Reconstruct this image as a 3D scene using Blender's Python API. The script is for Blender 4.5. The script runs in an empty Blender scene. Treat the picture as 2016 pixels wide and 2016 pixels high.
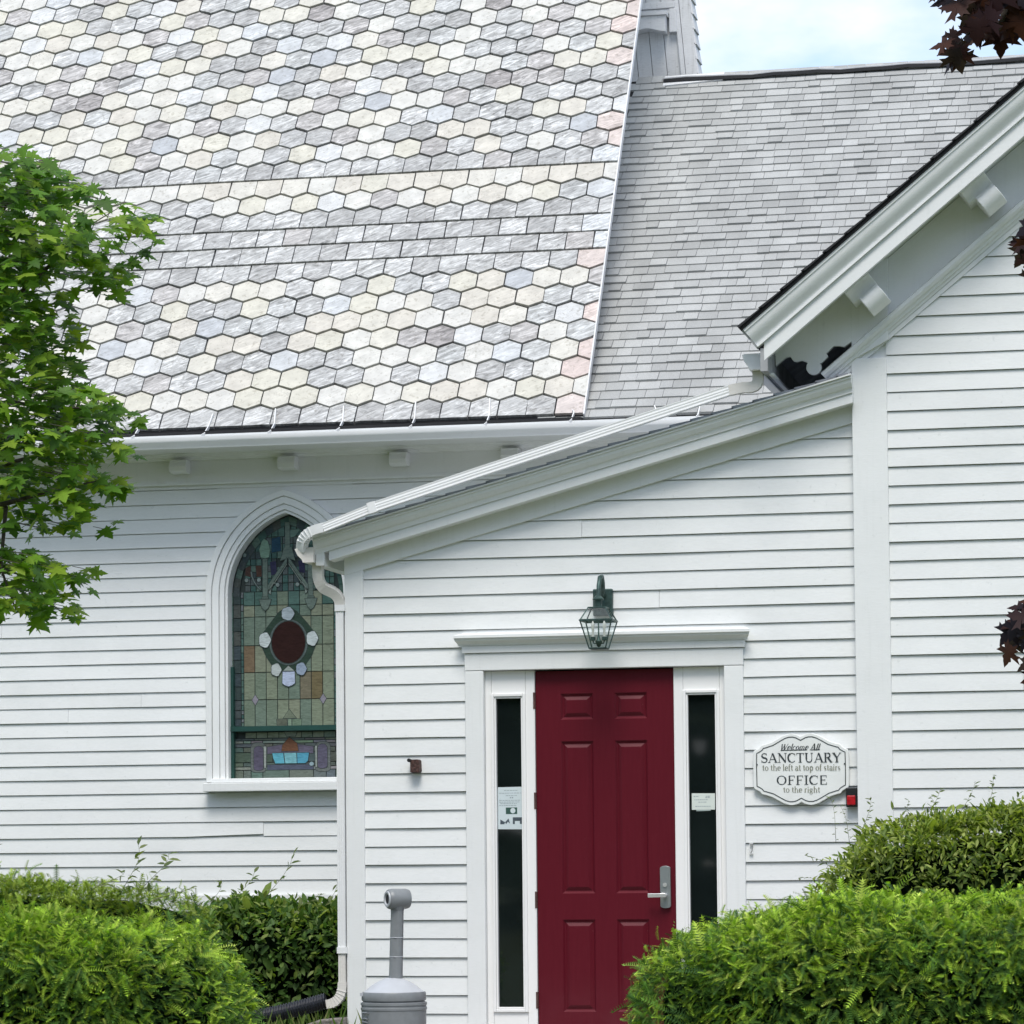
import bpy, math, random
import numpy as np
from mathutils import Vector, Matrix
from mathutils.geometry import tessellate_polygon
R = math.radians
SC = bpy.context.scene
COL = SC.collection
random.seed(7)
rng = np.random.default_rng(7)

# ------------------------------------------------------------------ camera
cam_d = bpy.data.cameras.new('camera')
cam = bpy.data.objects.new('camera', cam_d)
COL.objects.link(cam)
rot = Matrix(((0.97770978, 0.02010871, 0.20899576),
              (0.20974790, -0.04871606, -0.97654112),
              (-0.00945553, 0.99861023, -0.05184793)))
cam.matrix_world = Matrix.Translation((4.25294, -20.53185, 1.25431)) @ rot.to_4x4()
cam_d.sensor_width = 36
cam_d.lens = 117.207
cam_d.shift_x = (1008 - 1011.1) / 2016
cam_d.shift_y = (1347.6 - 1008) / 2016
cam_d.clip_start = 0.1
cam_d.clip_end = 1000
SC.camera = cam

# ------------------------------------------------------------------ world, sun, exposure
SUN_EL, SUN_AZ = 60, 172          # azimuth counted from +Y towards +X
world = bpy.data.worlds.new('World')
SC.world = world
world.use_nodes = True
wt = world.node_tree
wt.nodes.clear()
def wn(t, **k):
    n = wt.nodes.new(t)
    for a, b in k.items():
        setattr(n, a, b)
    return n
w_out = wn('ShaderNodeOutputWorld')
w_bg = wn('ShaderNodeBackground')
w_bg.inputs[1].default_value = 0.10
w_sky = wn('ShaderNodeTexSky', sky_type='NISHITA', sun_disc=False)
w_sky.sun_elevation = R(SUN_EL)
w_sky.sun_rotation = R(SUN_AZ)
w_tc = wn('ShaderNodeTexCoord')
w_map = wn('ShaderNodeMapping')
w_map.inputs['Scale'].default_value = (1.0, 1.0, 2.2)
w_map.inputs['Location'].default_value = (0.35, 0.0, 0.1)
w_nz = wn('ShaderNodeTexNoise')
w_nz.inputs['Scale'].default_value = 5.5
w_nz.inputs['Detail'].default_value = 7
w_nz.inputs['Roughness'].default_value = 0.52
w_rp = wn('ShaderNodeValToRGB')
w_rp.color_ramp.elements[0].position = 0.475
w_rp.color_ramp.elements[1].position = 0.60
w_rp.color_ramp.elements[0].color = (0.12, 0.12, 0.12, 1)
w_mx = wn('ShaderNodeMix', data_type='RGBA')
w_mx.inputs['B'].default_value = (4.65, 4.78, 4.92, 1)      # sunlit cloud sheet
L = wt.links.new
L(w_tc.outputs['Generated'], w_map.inputs['Vector'])
L(w_map.outputs['Vector'], w_nz.inputs['Vector'])
L(w_nz.outputs['Fac'], w_rp.inputs['Fac'])
L(w_rp.outputs['Color'], w_mx.inputs['Factor'])
L(w_sky.outputs['Color'], w_mx.inputs['A'])
L(w_mx.outputs['Result'], w_bg.inputs['Color'])
L(w_bg.outputs['Background'], w_out.inputs['Surface'])

sun_d = bpy.data.lights.new('sun', 'SUN')
sun_d.energy = 1.25
sun_d.angle = R(24)
sun_d.color = (1.0, 0.96, 0.90)
sun = bpy.data.objects.new('sun', sun_d)
COL.objects.link(sun)
sd = Vector((math.sin(R(SUN_AZ)) * math.cos(R(SUN_EL)), math.cos(R(SUN_AZ)) * math.cos(R(SUN_EL)), math.sin(R(SUN_EL))))
sun.rotation_euler = sd.to_track_quat('Z', 'Y').to_euler()
vs = SC.view_settings
vs.view_transform = 'Standard'
vs.look = 'None'
vs.exposure = 1.27
vs.gamma = 1
vs.use_curve_mapping = False
SC.cycles.max_bounces = 6

# ------------------------------------------------------------------ object helpers
def tag(o, label=None, cat=None, group=None, kind=None):
    if label: o['label'] = label
    if cat: o['category'] = cat
    if group: o['group'] = group
    if kind: o['kind'] = kind
    return o
def empty(name, loc, label=None, cat=None, group=None):
    o = bpy.data.objects.new(name, None)
    COL.objects.link(o)
    o.location = loc
    o.empty_display_size = 0.1
    return tag(o, label, cat, group)
def setparent(o, p):
    if p is not None:
        o.parent = p
        o.matrix_parent_inverse = Matrix.Translation(p.location).inverted()
def link(name, me, mat, parent=None, smooth=False):
    o = bpy.data.objects.new(name, me)
    COL.objects.link(o)
    if mat is not None and not me.materials:
        for m in (mat if isinstance(mat, (list, tuple)) else [mat]):
            me.materials.append(m)
    if smooth:
        me.polygons.foreach_set('use_smooth', [True] * len(me.polygons))
    setparent(o, parent)
    return o
class MB:
    """collects faces; build() links them as one mesh object"""
    def __init__(self):
        self.v = []; self.f = []; self.mi = []; self.m = 0
    def add(self, vs, fs):
        n = len(self.v)
        self.v += [tuple(p) for p in vs]
        self.f += [tuple(i + n for i in f) for f in fs]
        self.mi += [self.m] * len(fs)
        return self
    def box(self, x0, x1, y0, y1, z0, z1):
        return self.add([(x0,y0,z0),(x1,y0,z0),(x1,y1,z0),(x0,y1,z0),(x0,y0,z1),(x1,y0,z1),(x1,y1,z1),(x0,y1,z1)],
                        [(0,3,2,1),(4,5,6,7),(0,1,5,4),(1,2,6,5),(2,3,7,6),(3,0,4,7)])
    def prism(self, pts, y0, y1):
        """pts in XZ, counter-clockwise seen from the front (-Y); extruded y0 (front) to y1"""
        n = len(pts)
        area = sum(pts[i][0]*pts[(i+1)%n][1]-pts[(i+1)%n][0]*pts[i][1] for i in range(n))
        if area < 0: pts = pts[::-1]
        tri = tessellate_polygon([[Vector((p[0], p[1], 0)) for p in pts]])
        vs = [(p[0], y0, p[1]) for p in pts] + [(p[0], y1, p[1]) for p in pts]
        fs = []
        for t in tri:
            a, b, c = t
            cr = (pts[b][0]-pts[a][0])*(pts[c][1]-pts[a][1])-(pts[b][1]-pts[a][1])*(pts[c][0]-pts[a][0])
            if cr < 0: a, c = c, a
            fs.append((a, b, c)); fs.append((c+n, b+n, a+n))
        fs += [(i, i+n, (i+1) % n + n, (i+1) % n) for i in range(n)]
        return self.add(vs, fs)
    def loft(self, rings, cap=True, closed=True):
        n = len(rings[0])
        vs = [p for r in rings for p in r]
        fs = []
        for k in range(len(rings) - 1):
            for i in range(n if closed else n - 1):
                j = (i + 1) % n
                fs.append((k*n+i, k*n+j, (k+1)*n+j, (k+1)*n+i))
        if cap:
            fs.append(tuple(range(n))[::-1])
            fs.append(tuple((len(rings)-1)*n + i for i in range(n)))
        return self.add(vs, fs)
    def tube(self, pts, rad, n=8, cap=True, prof=None):
        pts = [Vector(p) for p in pts]
        rings = []
        up = None
        for i, p in enumerate(pts):
            d = (pts[min(i+1, len(pts)-1)] - pts[max(i-1, 0)]).normalized()
            if up is None:
                up = Vector((0, 1, 0)) if abs(d.y) < .9 else Vector((1, 0, 0))
            a = (up - d * up.dot(d)).normalized()
            b = d.cross(a)
            up = a
            r = rad[i] if isinstance(rad, (list, tuple)) else rad
            if prof is None:
                rings.append([p + (a*math.cos(t)+b*math.sin(t))*r for t in [2*math.pi*k/n for k in range(n)]])
            else:
                rings.append([p + a*u*r + b*w*r for u, w in prof])
        return self.loft(rings, cap)
    def lathe(self, cx, cy, prof, n=24, z0=0, tilt=(0, 0)):
        rings = []
        for r, z in prof:
            rings.append([(cx+tilt[0]*z+r*math.cos(2*math.pi*k/n), cy+tilt[1]*z+r*math.sin(2*math.pi*k/n), z0+z) for k in range(n)])
        return self.loft(rings)
    def build(self, name, mat, parent=None, smooth=False):
        me = bpy.data.meshes.new(name)
        me.from_pydata(self.v, [], self.f)
        if isinstance(mat, (list, tuple)):
            me.update()
        o = link(name, me, mat, parent, smooth)
        if isinstance(mat, (list, tuple)):
            me.polygons.foreach_set('material_index', self.mi)
        me.update()
        return o
def bevel(o, w=0.004, seg=2):
    m = o.modifiers.new('bevel', 'BEVEL')
    m.width = w; m.segments = seg; m.limit_method = 'ANGLE'; m.angle_limit = R(35)
    return o
def smooth_angle(o, ang=40):
    me = o.data
    me.polygons.foreach_set('use_smooth', [True]*len(me.polygons))
    try:
        me.set_sharp_from_angle(angle=R(ang))
    except Exception:
        pass
    return o

# ------------------------------------------------------------------ materials
def newmat(name):
    m = bpy.data.materials.new(name)
    m.use_nodes = True
    nt = m.node_tree
    b = nt.nodes['Principled BSDF']
    return m, nt, b
def node(nt, t, **k):
    n = nt.nodes.new(t)
    for a, v in k.items():
        if a in n.inputs.keys() if hasattr(n.inputs, 'keys') else False:
            n.inputs[a].default_value = v
        else:
            setattr(n, a, v)
    return n
def noise(nt, vec, scale, detail=4, rough=.55, dist=0):
    n = nt.nodes.new('ShaderNodeTexNoise')
    n.inputs['Scale'].default_value = scale
    n.inputs['Detail'].default_value = detail
    n.inputs['Roughness'].default_value = rough
    n.inputs['Distortion'].default_value = dist
    if vec is not None: nt.links.new(vec, n.inputs['Vector'])
    return n.outputs['Fac']
def ramp(nt, fac, stops):
    n = nt.nodes.new('ShaderNodeValToRGB')
    e = n.color_ramp.elements
    while len(e) < len(stops): e.new(0.5)
    for el, (p, c) in zip(e, stops):
        el.position = p
        el.color = (c, c, c, 1) if not isinstance(c, (tuple, list)) else (*c, 1)
    nt.links.new(fac, n.inputs['Fac'])
    return n.outputs['Color']
def mixc(nt, fac, a, b, blend='MIX'):
    n = nt.nodes.new('ShaderNodeMix')
    n.data_type = 'RGBA'; n.blend_type = blend
    for k, v in (('Factor', fac), ('A', a), ('B', b)):
        if hasattr(v, 'is_output') or isinstance(v, bpy.types.NodeSocket): nt.links.new(v, n.inputs[k])
        elif isinstance(v, (int, float)): n.inputs[k].default_value = v if k == 'Factor' else (v, v, v, 1)
        else: n.inputs[k].default_value = (*v, 1) if len(v) == 3 else v
    return n.outputs['Result']
def math_(nt, op, a, b=None, c=None):
    n = nt.nodes.new('ShaderNodeMath'); n.operation = op
    for i, v in enumerate((a, b, c)):
        if v is None: continue
        if isinstance(v, bpy.types.NodeSocket): nt.links.new(v, n.inputs[i])
        else: n.inputs[i].default_value = v
    return n.outputs[0]
def pos(nt):
    return nt.nodes.new('ShaderNodeNewGeometry').outputs['Position']
def vmap(nt, vec, scale=(1,1,1), rotv=(0,0,0), loc=(0,0,0)):
    n = nt.nodes.new('ShaderNodeMapping')
    n.inputs['Scale'].default_value = scale
    n.inputs['Rotation'].default_value = rotv
    n.inputs['Location'].default_value = loc
    nt.links.new(vec, n.inputs['Vector'])
    return n.outputs['Vector']
def bump(nt, b, h, strength=.2, dist=.01):
    n = nt.nodes.new('ShaderNodeBump')
    n.inputs['Strength'].default_value = strength
    n.inputs['Distance'].default_value = dist
    nt.links.new(h, n.inputs['Height'])
    nt.links.new(n.outputs['Normal'], b.inputs['Normal'])
def objrand(nt):
    return nt.nodes.new('ShaderNodeObjectInfo').outputs['Random']

def paint(name, base, dirt=(0.45, 0.47, 0.43), amount=.25, rough=.5, grain=True, streak=False):
    m, nt, b = newmat(name)
    p = pos(nt)
    n1 = noise(nt, vmap(nt, p, (1.2, 1.2, 2.5)), 1.6, 5)
    fine = noise(nt, vmap(nt, p, (14, 14, 60)), 2.0, 4)
    spots = noise(nt, p, 26, 3, .6)
    f1 = ramp(nt, n1, [(.45, 0), (.75, 1)])
    f2 = ramp(nt, spots, [(.66, 0), (.76, 1)])
    f3 = ramp(nt, fine, [(.4, 0), (.8, 1)])
    a = math_(nt, 'MULTIPLY', f1, amount*.55)
    a2 = math_(nt, 'MULTIPLY', f2, amount*.8)
    a3 = math_(nt, 'MULTIPLY', f3, amount*.35)
    tot = math_(nt, 'ADD', math_(nt, 'ADD', a, a2), a3)
    if streak:
        st = noise(nt, vmap(nt, p, (16, 16, 1.0)), 2.2, 4)
        tot = math_(nt, 'ADD', tot, math_(nt, 'MULTIPLY', ramp(nt, st, [(.55, 0), (.8, 1)]), amount*.7))
    c = mixc(nt, tot, base, dirt)
    tint = math_(nt, 'MULTIPLY_ADD', objrand(nt), .05, .97)
    c = mixc(nt, 1.0, c, mixc(nt, 0.0, (1,1,1), (1,1,1)), 'MULTIPLY')
    hsv = nt.nodes.new('ShaderNodeHueSaturation')
    nt.links.new(c, hsv.inputs['Color']); nt.links.new(tint, hsv.inputs['Value'])
    nt.links.new(hsv.outputs['Color'], b.inputs['Base Color'])
    b.inputs['Roughness'].default_value = rough
    b.inputs['Specular IOR Level'].default_value = .35
    if grain: bump(nt, b, fine, .18, .004)
    return m
def plain(name, col, rough=.5, metal=0, var=.12, scale=12, bumpy=0, spec=.5):
    m, nt, b = newmat(name)
    n = noise(nt, pos(nt), scale, 5)
    f = ramp(nt, n, [(.3, 1-var), (.7, 1+var*.6)])
    c = mixc(nt, 1.0, col, f, 'MULTIPLY')
    nt.links.new(c, b.inputs['Base Color'])
    b.inputs['Roughness'].default_value = rough
    b.inputs['Metallic'].default_value = metal
    b.inputs['Specular IOR Level'].default_value = spec
    if bumpy: bump(nt, b, n, bumpy, .01)
    return m
def stone(name, from_attr):
    """marble slates: base colour from the slate itself, alpha is how veined it is"""
    m, nt, b = newmat(name)
    if from_attr:
        at = nt.nodes.new('ShaderNodeAttribute'); at.attribute_name = 'tint'
        colr, alp = at.outputs['Color'], at.outputs['Alpha']
        rnd = at.outputs['Alpha']
    else:
        at = nt.nodes.new('ShaderNodeObjectInfo')
        colr, alp, rnd = at.outputs['Color'], at.outputs['Alpha'], at.outputs['Random']
    p = pos(nt)
    def dot(v):
        n = nt.nodes.new('ShaderNodeVectorMath'); n.operation = 'DOT_PRODUCT'
        nt.links.new(p, n.inputs[0]); n.inputs[1].default_value = v
        return n.outputs['Value']
    ca, sa = math.cos(R(26)), math.sin(R(26)); cs, ss = math.cos(R(54.5)), math.sin(R(54.5))
    u = dot((ca, sa*cs, sa*ss)); v = dot((-sa, ca*cs, ca*ss))
    cb = nt.nodes.new('ShaderNodeCombineXYZ')
    nt.links.new(math_(nt, 'MULTIPLY', u, 5.0), cb.inputs[0])
    nt.links.new(math_(nt, 'MULTIPLY', v, 19.0), cb.inputs[1])
    nt.links.new(math_(nt, 'MULTIPLY', rnd, 37.0), cb.inputs[2])
    vein = noise(nt, cb.outputs[0], 1.1, 6, .68, 1.6)
    vf = ramp(nt, vein, [(.36, .45), (.44, .80), (.50, 1.0), (.56, 1.25), (.66, 1.75)])
    veined = mixc(nt, 1.0, colr, vf, 'MULTIPLY')
    c = mixc(nt, alp, colr, veined)
    sp = noise(nt, p, 30, 4, .65)
    sf = ramp(nt, sp, [(.56, 0), (.66, .7)])
    c = mixc(nt, sf, c, mixc(nt, 1.0, c, (.62, .60, .56), 'MULTIPLY'))
    ck = noise(nt, vmap(nt, p, (1, 1, 1)), 7.5, 5, .6, 2.2)
    crack = ramp(nt, math_(nt, 'ABSOLUTE', math_(nt, 'SUBTRACT', ck, .5)), [(.0, 1), (.008, 0)])
    ckm = ramp(nt, noise(nt, p, 3.1, 2), [(.52, 0), (.62, .75)])
    c = mixc(nt, math_(nt, 'MULTIPLY', crack, ckm), c, (.16, .15, .13))
    blot = ramp(nt, noise(nt, p, 9, 3), [(.35, .88), (.7, 1.07)])
    c = mixc(nt, 1.0, c, blot, 'MULTIPLY')
    nt.links.new(c, b.inputs['Base Color'])
    b.inputs['Roughness'].default_value = .62
    bump(nt, b, vein, .25, .006)
    return m
def shinglemat(name, from_attr):
    m, nt, b = newmat(name)
    if from_attr:
        at = nt.nodes.new('ShaderNodeAttribute'); at.attribute_name = 'tint'
    else:
        at = nt.nodes.new('ShaderNodeObjectInfo')
    p = pos(nt)
    gr = ramp(nt, noise(nt, p, 160, 2), [(.3, .80), (.7, 1.16)])
    st = ramp(nt, noise(nt, vmap(nt, p, (1.3, .5, .5)), 1.6, 4), [(.4, .88), (.65, 1.04)])
    c = mixc(nt, 1.0, mixc(nt, 1.0, at.outputs['Color'], gr, 'MULTIPLY'), st, 'MULTIPLY')
    nt.links.new(c, b.inputs['Base Color'])
    b.inputs['Roughness'].default_value = .9
    return m
def leafmat(name, trans=.3, rough=.5, spec=.4):
    m, nt, b = newmat(name)
    at = nt.nodes.new('ShaderNodeAttribute'); at.attribute_name = 'tint'
    inf = nt.nodes.new('ShaderNodeObjectInfo')
    c = mixc(nt, 1.0, at.outputs['Color'], inf.outputs['Color'], 'MULTIPLY')
    nt.links.new(c, b.inputs['Base Color'])
    b.inputs['Roughness'].default_value = rough
    b.inputs['Specular IOR Level'].default_value = spec
    tr = nt.nodes.new('ShaderNodeBsdfTranslucent')
    tc = mixc(nt, 1.0, c, (1.25, 1.35, .55), 'MULTIPLY')
    nt.links.new(tc, tr.inputs['Color'])
    mx = nt.nodes.new('ShaderNodeMixShader'); mx.inputs[0].default_value = trans
    nt.links.new(b.outputs[0], mx.inputs[1]); nt.links.new(tr.outputs[0], mx.inputs[2])
    nt.links.new(mx.outputs[0], nt.nodes['Material Output'].inputs['Surface'])
    return m
def glassmat(name):
    m, nt, b = newmat(name)
    inf = nt.nodes.new('ShaderNodeObjectInfo')
    p = pos(nt)
    n = noise(nt, vmap(nt, p, (10, 10, 34)), 1.3, 5, .6, 1.5)
    f = ramp(nt, n, [(.3, .72), (.7, 1.22)])
    c = mixc(nt, 1.0, inf.outputs['Color'], f, 'MULTIPLY')
    nt.links.new(c, b.inputs['Base Color'])
    b.inputs['Roughness'].default_value = .22
    b.inputs['Specular IOR Level'].default_value = .35
    bump(nt, b, n, .15, .004)
    return m

M_wall = paint('white_clapboard_paint', (.78, .795, .79), (.47, .50, .49), .36)
M_trim = paint('white_trim_paint', (.80, .815, .81), (.52, .54, .52), .22, streak=True)
M_old = paint('old_grey_white_paint', (.74, .75, .76), (.34, .34, .33), .6, streak=True)
M_gut = paint('white_gutter_enamel', (.80, .81, .81), (.50, .50, .47), .30, rough=.32, grain=False)
M_old_gut = paint('weathered_gutter_enamel', (.72, .70, .66), (.40, .36, .32), .55, rough=.45, grain=False)
M_vinyl = paint('door_frame_paint', (.84, .84, .83), (.60, .60, .58), .12, rough=.38, grain=False)
M_dark = plain('dark_underlay', (.018, .018, .020), .9)
M_blue_grey = plain('mottled_blue_grey', (.30, .32, .37), .6, var=.5, scale=5, bumpy=.6)
M_edge = plain('black_drip_edge', (.010, .010, .012), .6)
M_fascia = plain('weathered_fascia', (.36, .37, .38), .7, var=.3, scale=9)
M_slate = stone('marble_slate', False)
M_slate_far = stone('marble_slate_far', True)
M_shingle = shinglemat('grey_shingle', False)
M_shingle_far = shinglemat('grey_shingle_far', True)
M_leaf = leafmat('leaf_blade', .42, .5, .25)
M_yew = leafmat('yew_needle', .25, .6, .2)
M_bark = plain('bark', (.10, .085, .07), .9, var=.4, scale=30, bumpy=.8)
M_glass = glassmat('stained_glass')
M_lead = plain('lead_came', (.022, .035, .032), .55)
M_green = plain('green_window_rail', (.010, .055, .045), .45, var=.1)
M_pane = plain('dark_window_glass', (.008, .012, .012), .03, var=.3, scale=2, spec=.55)
M_found = plain('foundation_stone', (.30, .29, .27), .9, var=.3, scale=6, bumpy=.5)

# ------------------------------------------------------------------ the ground
g = MB().add([(-150, -150, 0), (150, -150, 0), (150, 150, 0), (-150, 150, 0)], [(0, 1, 2, 3)])
m, nt, b = newmat('lawn')
p = pos(nt)
c = mixc(nt, ramp(nt, noise(nt, p, 3.0, 6), [(.35, 0), (.65, 1)]), (.045, .075, .02), (.10, .12, .04))
c = mixc(nt, ramp(nt, noise(nt, p, 40, 4), [(.5, 0), (.7, .6)]), c, (.14, .12, .07))
nt.links.new(c, b.inputs['Base Color']); b.inputs['Roughness'].default_value = .95
tag(g.build('lawn_ground', m), kind='structure')
g = MB().box(-.9, 3.4, -4.5, 0.02, -.2, .03)
tag(g.build('concrete_path', plain('concrete', (.34, .33, .31), .9, var=.2, scale=8)), kind='structure')

# ================================================================== NAVE (left, behind)
nave = empty('church_nave', (-3, 5, 0), 'white clapboard church nave with steep hexagonal marble slate roof and pointed stained glass window', 'church')
YN = 5.0
EXN = .115

def clapboard(parent, wallobj, x0, x1, z, y, e, x0b=None, jog=0):
    """one lapped board: wedge, thick lip at the bottom; x0b shifts the upper end (rake cuts)"""
    if x1 - x0 > 2.0 and not jog and random.random() < .38:
        xm = random.uniform(x0+.7, x1-.5)
        clapboard(parent, wallobj, x0, xm-.001, z, y, e, jog=.0001)
        return clapboard(parent, wallobj, xm+.001, x1, z, y, e, jog=.0001)
    n = max(2, int((x1 - x0) / .7) + 1)
    vs = []; fs = []
    dz0 = random.uniform(-.0012, .0012); dz1 = random.uniform(-.0012, .0012)
    dy = random.uniform(-.0022, .0022)
    for i in range(n + 1):
        t = i / n
        x = x0 + (x1 - x0) * t
        zz = z + dz0*(1-t) + dz1*t + random.uniform(-.0010, .0010)
        yy = y + dy + random.uniform(-.0012, .0012)
        if jog and i >= n: zz += jog
        vs += [(x, yy-.022, zz), (x, y+.006, zz), (x, y+.006, z+e+.014), (x, yy+.003, z+e+.014), (x, yy+.003, z+e-.0055), (x, yy-.011, z+e-.0055)]
    for i in range(n):
        a, b_ = i*6, i*6+6
        fs += [(a+j, b_+j, b_+(j+5) % 6, a+(j+5) % 6) for j in range(6)]
    fs += [(0, 5, 4, 3, 2, 1), tuple(n*6+j for j in range(6))]
    return MB().add(vs, fs).build('clapboard', M_wall, wallobj)

# wall core
arch_c = -3.062
def arch(hw, zs, hgt, n=14):
    """pointed arch outline from the left springing over the apex to the right one"""
    rr = (hw*hw + hgt*hgt) / (2*hw)
    a1 = math.asin(min(1, hgt/rr))
    left = [(arch_c - hw + rr - rr*math.cos(a1*i/n), zs + rr*math.sin(a1*i/n)) for i in range(n+1)]
    right = [(2*arch_c - x, z) for x, z in left[::-1]]
    return left + right[1:]
def arch_half(z, hw, zs, hgt):
    if z <= zs: return hw
    if z >= zs + hgt: return 0
    rr = (hw*hw + hgt*hgt)/(2*hw)
    return math.sqrt(max(0, rr*rr - (z-zs)**2)) - (rr - hw)
ZS = 3.368
OUT = (.650, .835)      # outer half width, height of the arched head
INN = (.478, .650)      # opening
ZSILL = 1.895
nwall = MB()
hole = [(arch_c-INN[0], ZSILL)] + arch(INN[0], ZS, INN[1]) + [(arch_c+INN[0], ZSILL)]
nwall.box(-9.2, arch_c-.56, YN, YN+.12, .3, 4.5)
nwall.box(arch_c+.56, -1.2, YN, YN+.12, .3, 4.5)
nwall.box(arch_c-.56, arch_c+.56, YN, YN+.12, .3, 1.85)
nwall.prism([(arch_c-.56, 4.26), (arch_c-.56, 3.80)] + [(x, z+.02) for x, z in arch(INN[0]+.03, ZS, INN[1]+.03) if z > 3.80-.02] + [(arch_c+.56, 3.80), (arch_c+.56, 4.26)], YN+.0, YN+.10)
nwall.box(arch_c-.56, arch_c+.56, YN-.012, YN+.1, 4.21, 4.3)
nw = nwall.build('wall', M_wall, nave)
zc_n = [.981 + .1161*k for k in range(0, 29)]
for k, z in enumerate(zc_n):
    if z > 4.27: break
    segs = []
    if z + .05 > 1.80 and z < ZS + OUT[1]:
        hwz = max(arch_half(z + .112, *((OUT[0], ZS, OUT[1]))) - .012, -.01)
        segs = [(-9.2, arch_c - hwz), (arch_c + hwz, -1.2)]
    else:
        segs = [(-9.2, -1.2)]
    if abs(z - 1.452) < .06:
        segs = [(-9.2, -3.252), (-3.2505, -1.2)]
    for si, s in enumerate(segs):
        jog = .016 if (abs(z-1.452) < .06 and si == 0) else 0
        clapboard(nave, nw, s[0], s[1], z, YN, .1161, jog=jog)
o = MB().box(-9.2, -1.2, YN-.05, YN+.1, .85, .979).build('water_table', M_trim, nave); bevel(o)
MB().box(-9.2, -1.2, YN-.01, YN+.3, -.3, .85).build('foundation', M_found, nave)

# frieze, bed mould, soffit, eave of the nave
MB().box(-9.2, .9, YN-.04, YN+.02, 4.272, 4.462).build('frieze_board', M_trim, nave)
MB().box(-9.2, .9, YN-.055, YN+.0, 4.262, 4.285).build('frieze_bead', M_trim, nave)
pr = MB()
prof = [(YN-.04, 4.455), (YN-.075, 4.458), (YN-.085, 4.475), (YN-.12, 4.485), (YN-.13, 4.51), (YN-.04, 4.51)]
pr.loft([[(x, a, b_) for a, b_ in prof] for x in (-9.2, .9)])
pr.build('bed_moulding', M_trim, nave)
MB().box(-9.2, 1.35, 4.50, YN+.05, 4.505, 4.53).build('soffit', M_trim, nave)
MB().box(-9.2, 1.35, 4.455, 4.498, 4.495, 4.60).build('eave_fascia', M_trim, nave)
for bx in (-3.906, -3.008, -2.094, -1.193, -4.80, -5.7):
    bk = MB()
    bk.loft([[(x, a, b_) for a, b_ in [(YN-.04, 4.350), (YN-.13, 4.350), (YN-.165, 4.365), (YN-.175, 4.40), (YN-.15, 4.44), (YN-.15, 4.456), (YN-.04, 4.456)]] for x in (bx-.072, bx+.072)])
    bevel(bk.build('eave_bracket', M_trim, nave), .006)

# gutter, K profile
def kprof(yf, zb, h=.085, d=.10):
    """front lip at yf, bottom at zb (Y,Z)"""
    o_ = [(yf+d, zb+h+.01), (yf+d, zb), (yf+.035, zb), (yf+.028, zb+.02), (yf+.006, zb+.045), (yf, zb+.06), (yf, zb+h), (yf+.014, zb+h), (yf+.014, zb+h-.008),
          (yf+.005, zb+h-.010), (yf+.005, zb+.062), (yf+.012, zb+.047), (yf+.034, zb+.023), (yf+.04, zb+.004), (yf+d-.004, zb+.004), (yf+d-.004, zb+h+.01)]
    return o_
gm = MB()
gm.loft([[(x, a, b_) for a, b_ in kprof(4.36, 4.487 + (.0 if x < 0 else -.008))] for x in (-9.2, -3.5, -1, 1.35)])
smooth_angle(gm.build('gutter', M_gut, nave), 30)
MB().box(-9.2, -.55, 4.462, 4.60, 4.602, 4.628).build('eave_flashing', M_edge, nave)
# gutter straps lying up on the slates
for sx, ln, bent in ((-4.14, .15, 0), (-3.56, .12, 1), (-3.02, .15, 0), (-2.465, .15, 0), (-1.885, .17, 0), (-1.29, .17, 0), (-.62, .02, 0), (.02, .03, 0), (.36, .04, 0)):
    s = MB()
    c54, s54 = math.cos(R(54.5)), math.sin(R(54.5))
    pts = [(sx, 4.372, 4.574), (sx, 4.46, 4.60), (sx-.004, 4.585, 4.676), (sx+(.012 if bent else -.018), 4.580+ln*c54, 4.682+ln*s54)]
    s.tube(pts, 1, prof=[(-.004, -.014), (.004, -.014), (.004, .014), (-.004, .014)])
    s.build('gutter_strap', M_gut, nave)

# ---- slate roof
AL = R(54.5); cA, sA = math.cos(AL), math.sin(AL)
Y0, Z0, XE = 4.60, 4.662, -.551
W, PT = .2285, .2017
roof = MB()
def onroof(x, s, h):
    return (x, Y0 + cA*s - sA*h, Z0 + sA*s + cA*h)
SL = 9.2
pv = [onroof(x, s, h) for h in (-.030, -.006) for x, s in ((-9.6, -.01), (XE-.004, -.01), (XE-.004, SL), (-9.6, SL))]
roof.add(pv, [(0, 3, 2, 1), (4, 5, 6, 7), (0, 1, 5, 4), (1, 2, 6, 5), (2, 3, 7, 6), (3, 0, 4, 7)])
nroof = roof.build('slate_roof', M_dark, nave)
nroof['label'] = 'steep roof of hexagonal cream and grey marble slates with three plain bands'
back = [(x, y, z) for x in (-7.6, XE-1.2) for y, z in ((Y0+cA*SL, Z0+sA*SL), (Y0+2*cA*SL, Z0))]
MB().add([back[0], back[2], back[3], back[1]], [(0, 1, 2, 3)]).build('back_slope', M_dark, nave)
gx = XE-.50
MB().add([(gx, 4.7, 4.62), (gx, Y0+2*cA*SL-.1, 4.62), (gx, Y0+cA*SL, Z0+sA*SL-.05), (gx-.1, 4.7, 4.62), (gx-.1, Y0+2*cA*SL-.1, 4.62), (gx-.1, Y0+cA*SL, Z0+sA*SL-.05)],
         [(0, 1, 2), (5, 4, 3), (0, 3, 4, 1), (1, 4, 5, 2), (2, 5, 3, 0)]).build('gable_wall', M_trim, nave)
MB().add([onroof(x, s, -.032) for x, s in ((XE-.5, 0), (XE-.004, 0), (XE-.004, SL), (XE-.5, SL))], [(0, 3, 2, 1)]).build('verge_soffit', M_trim, nave)
ev = MB()
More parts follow.
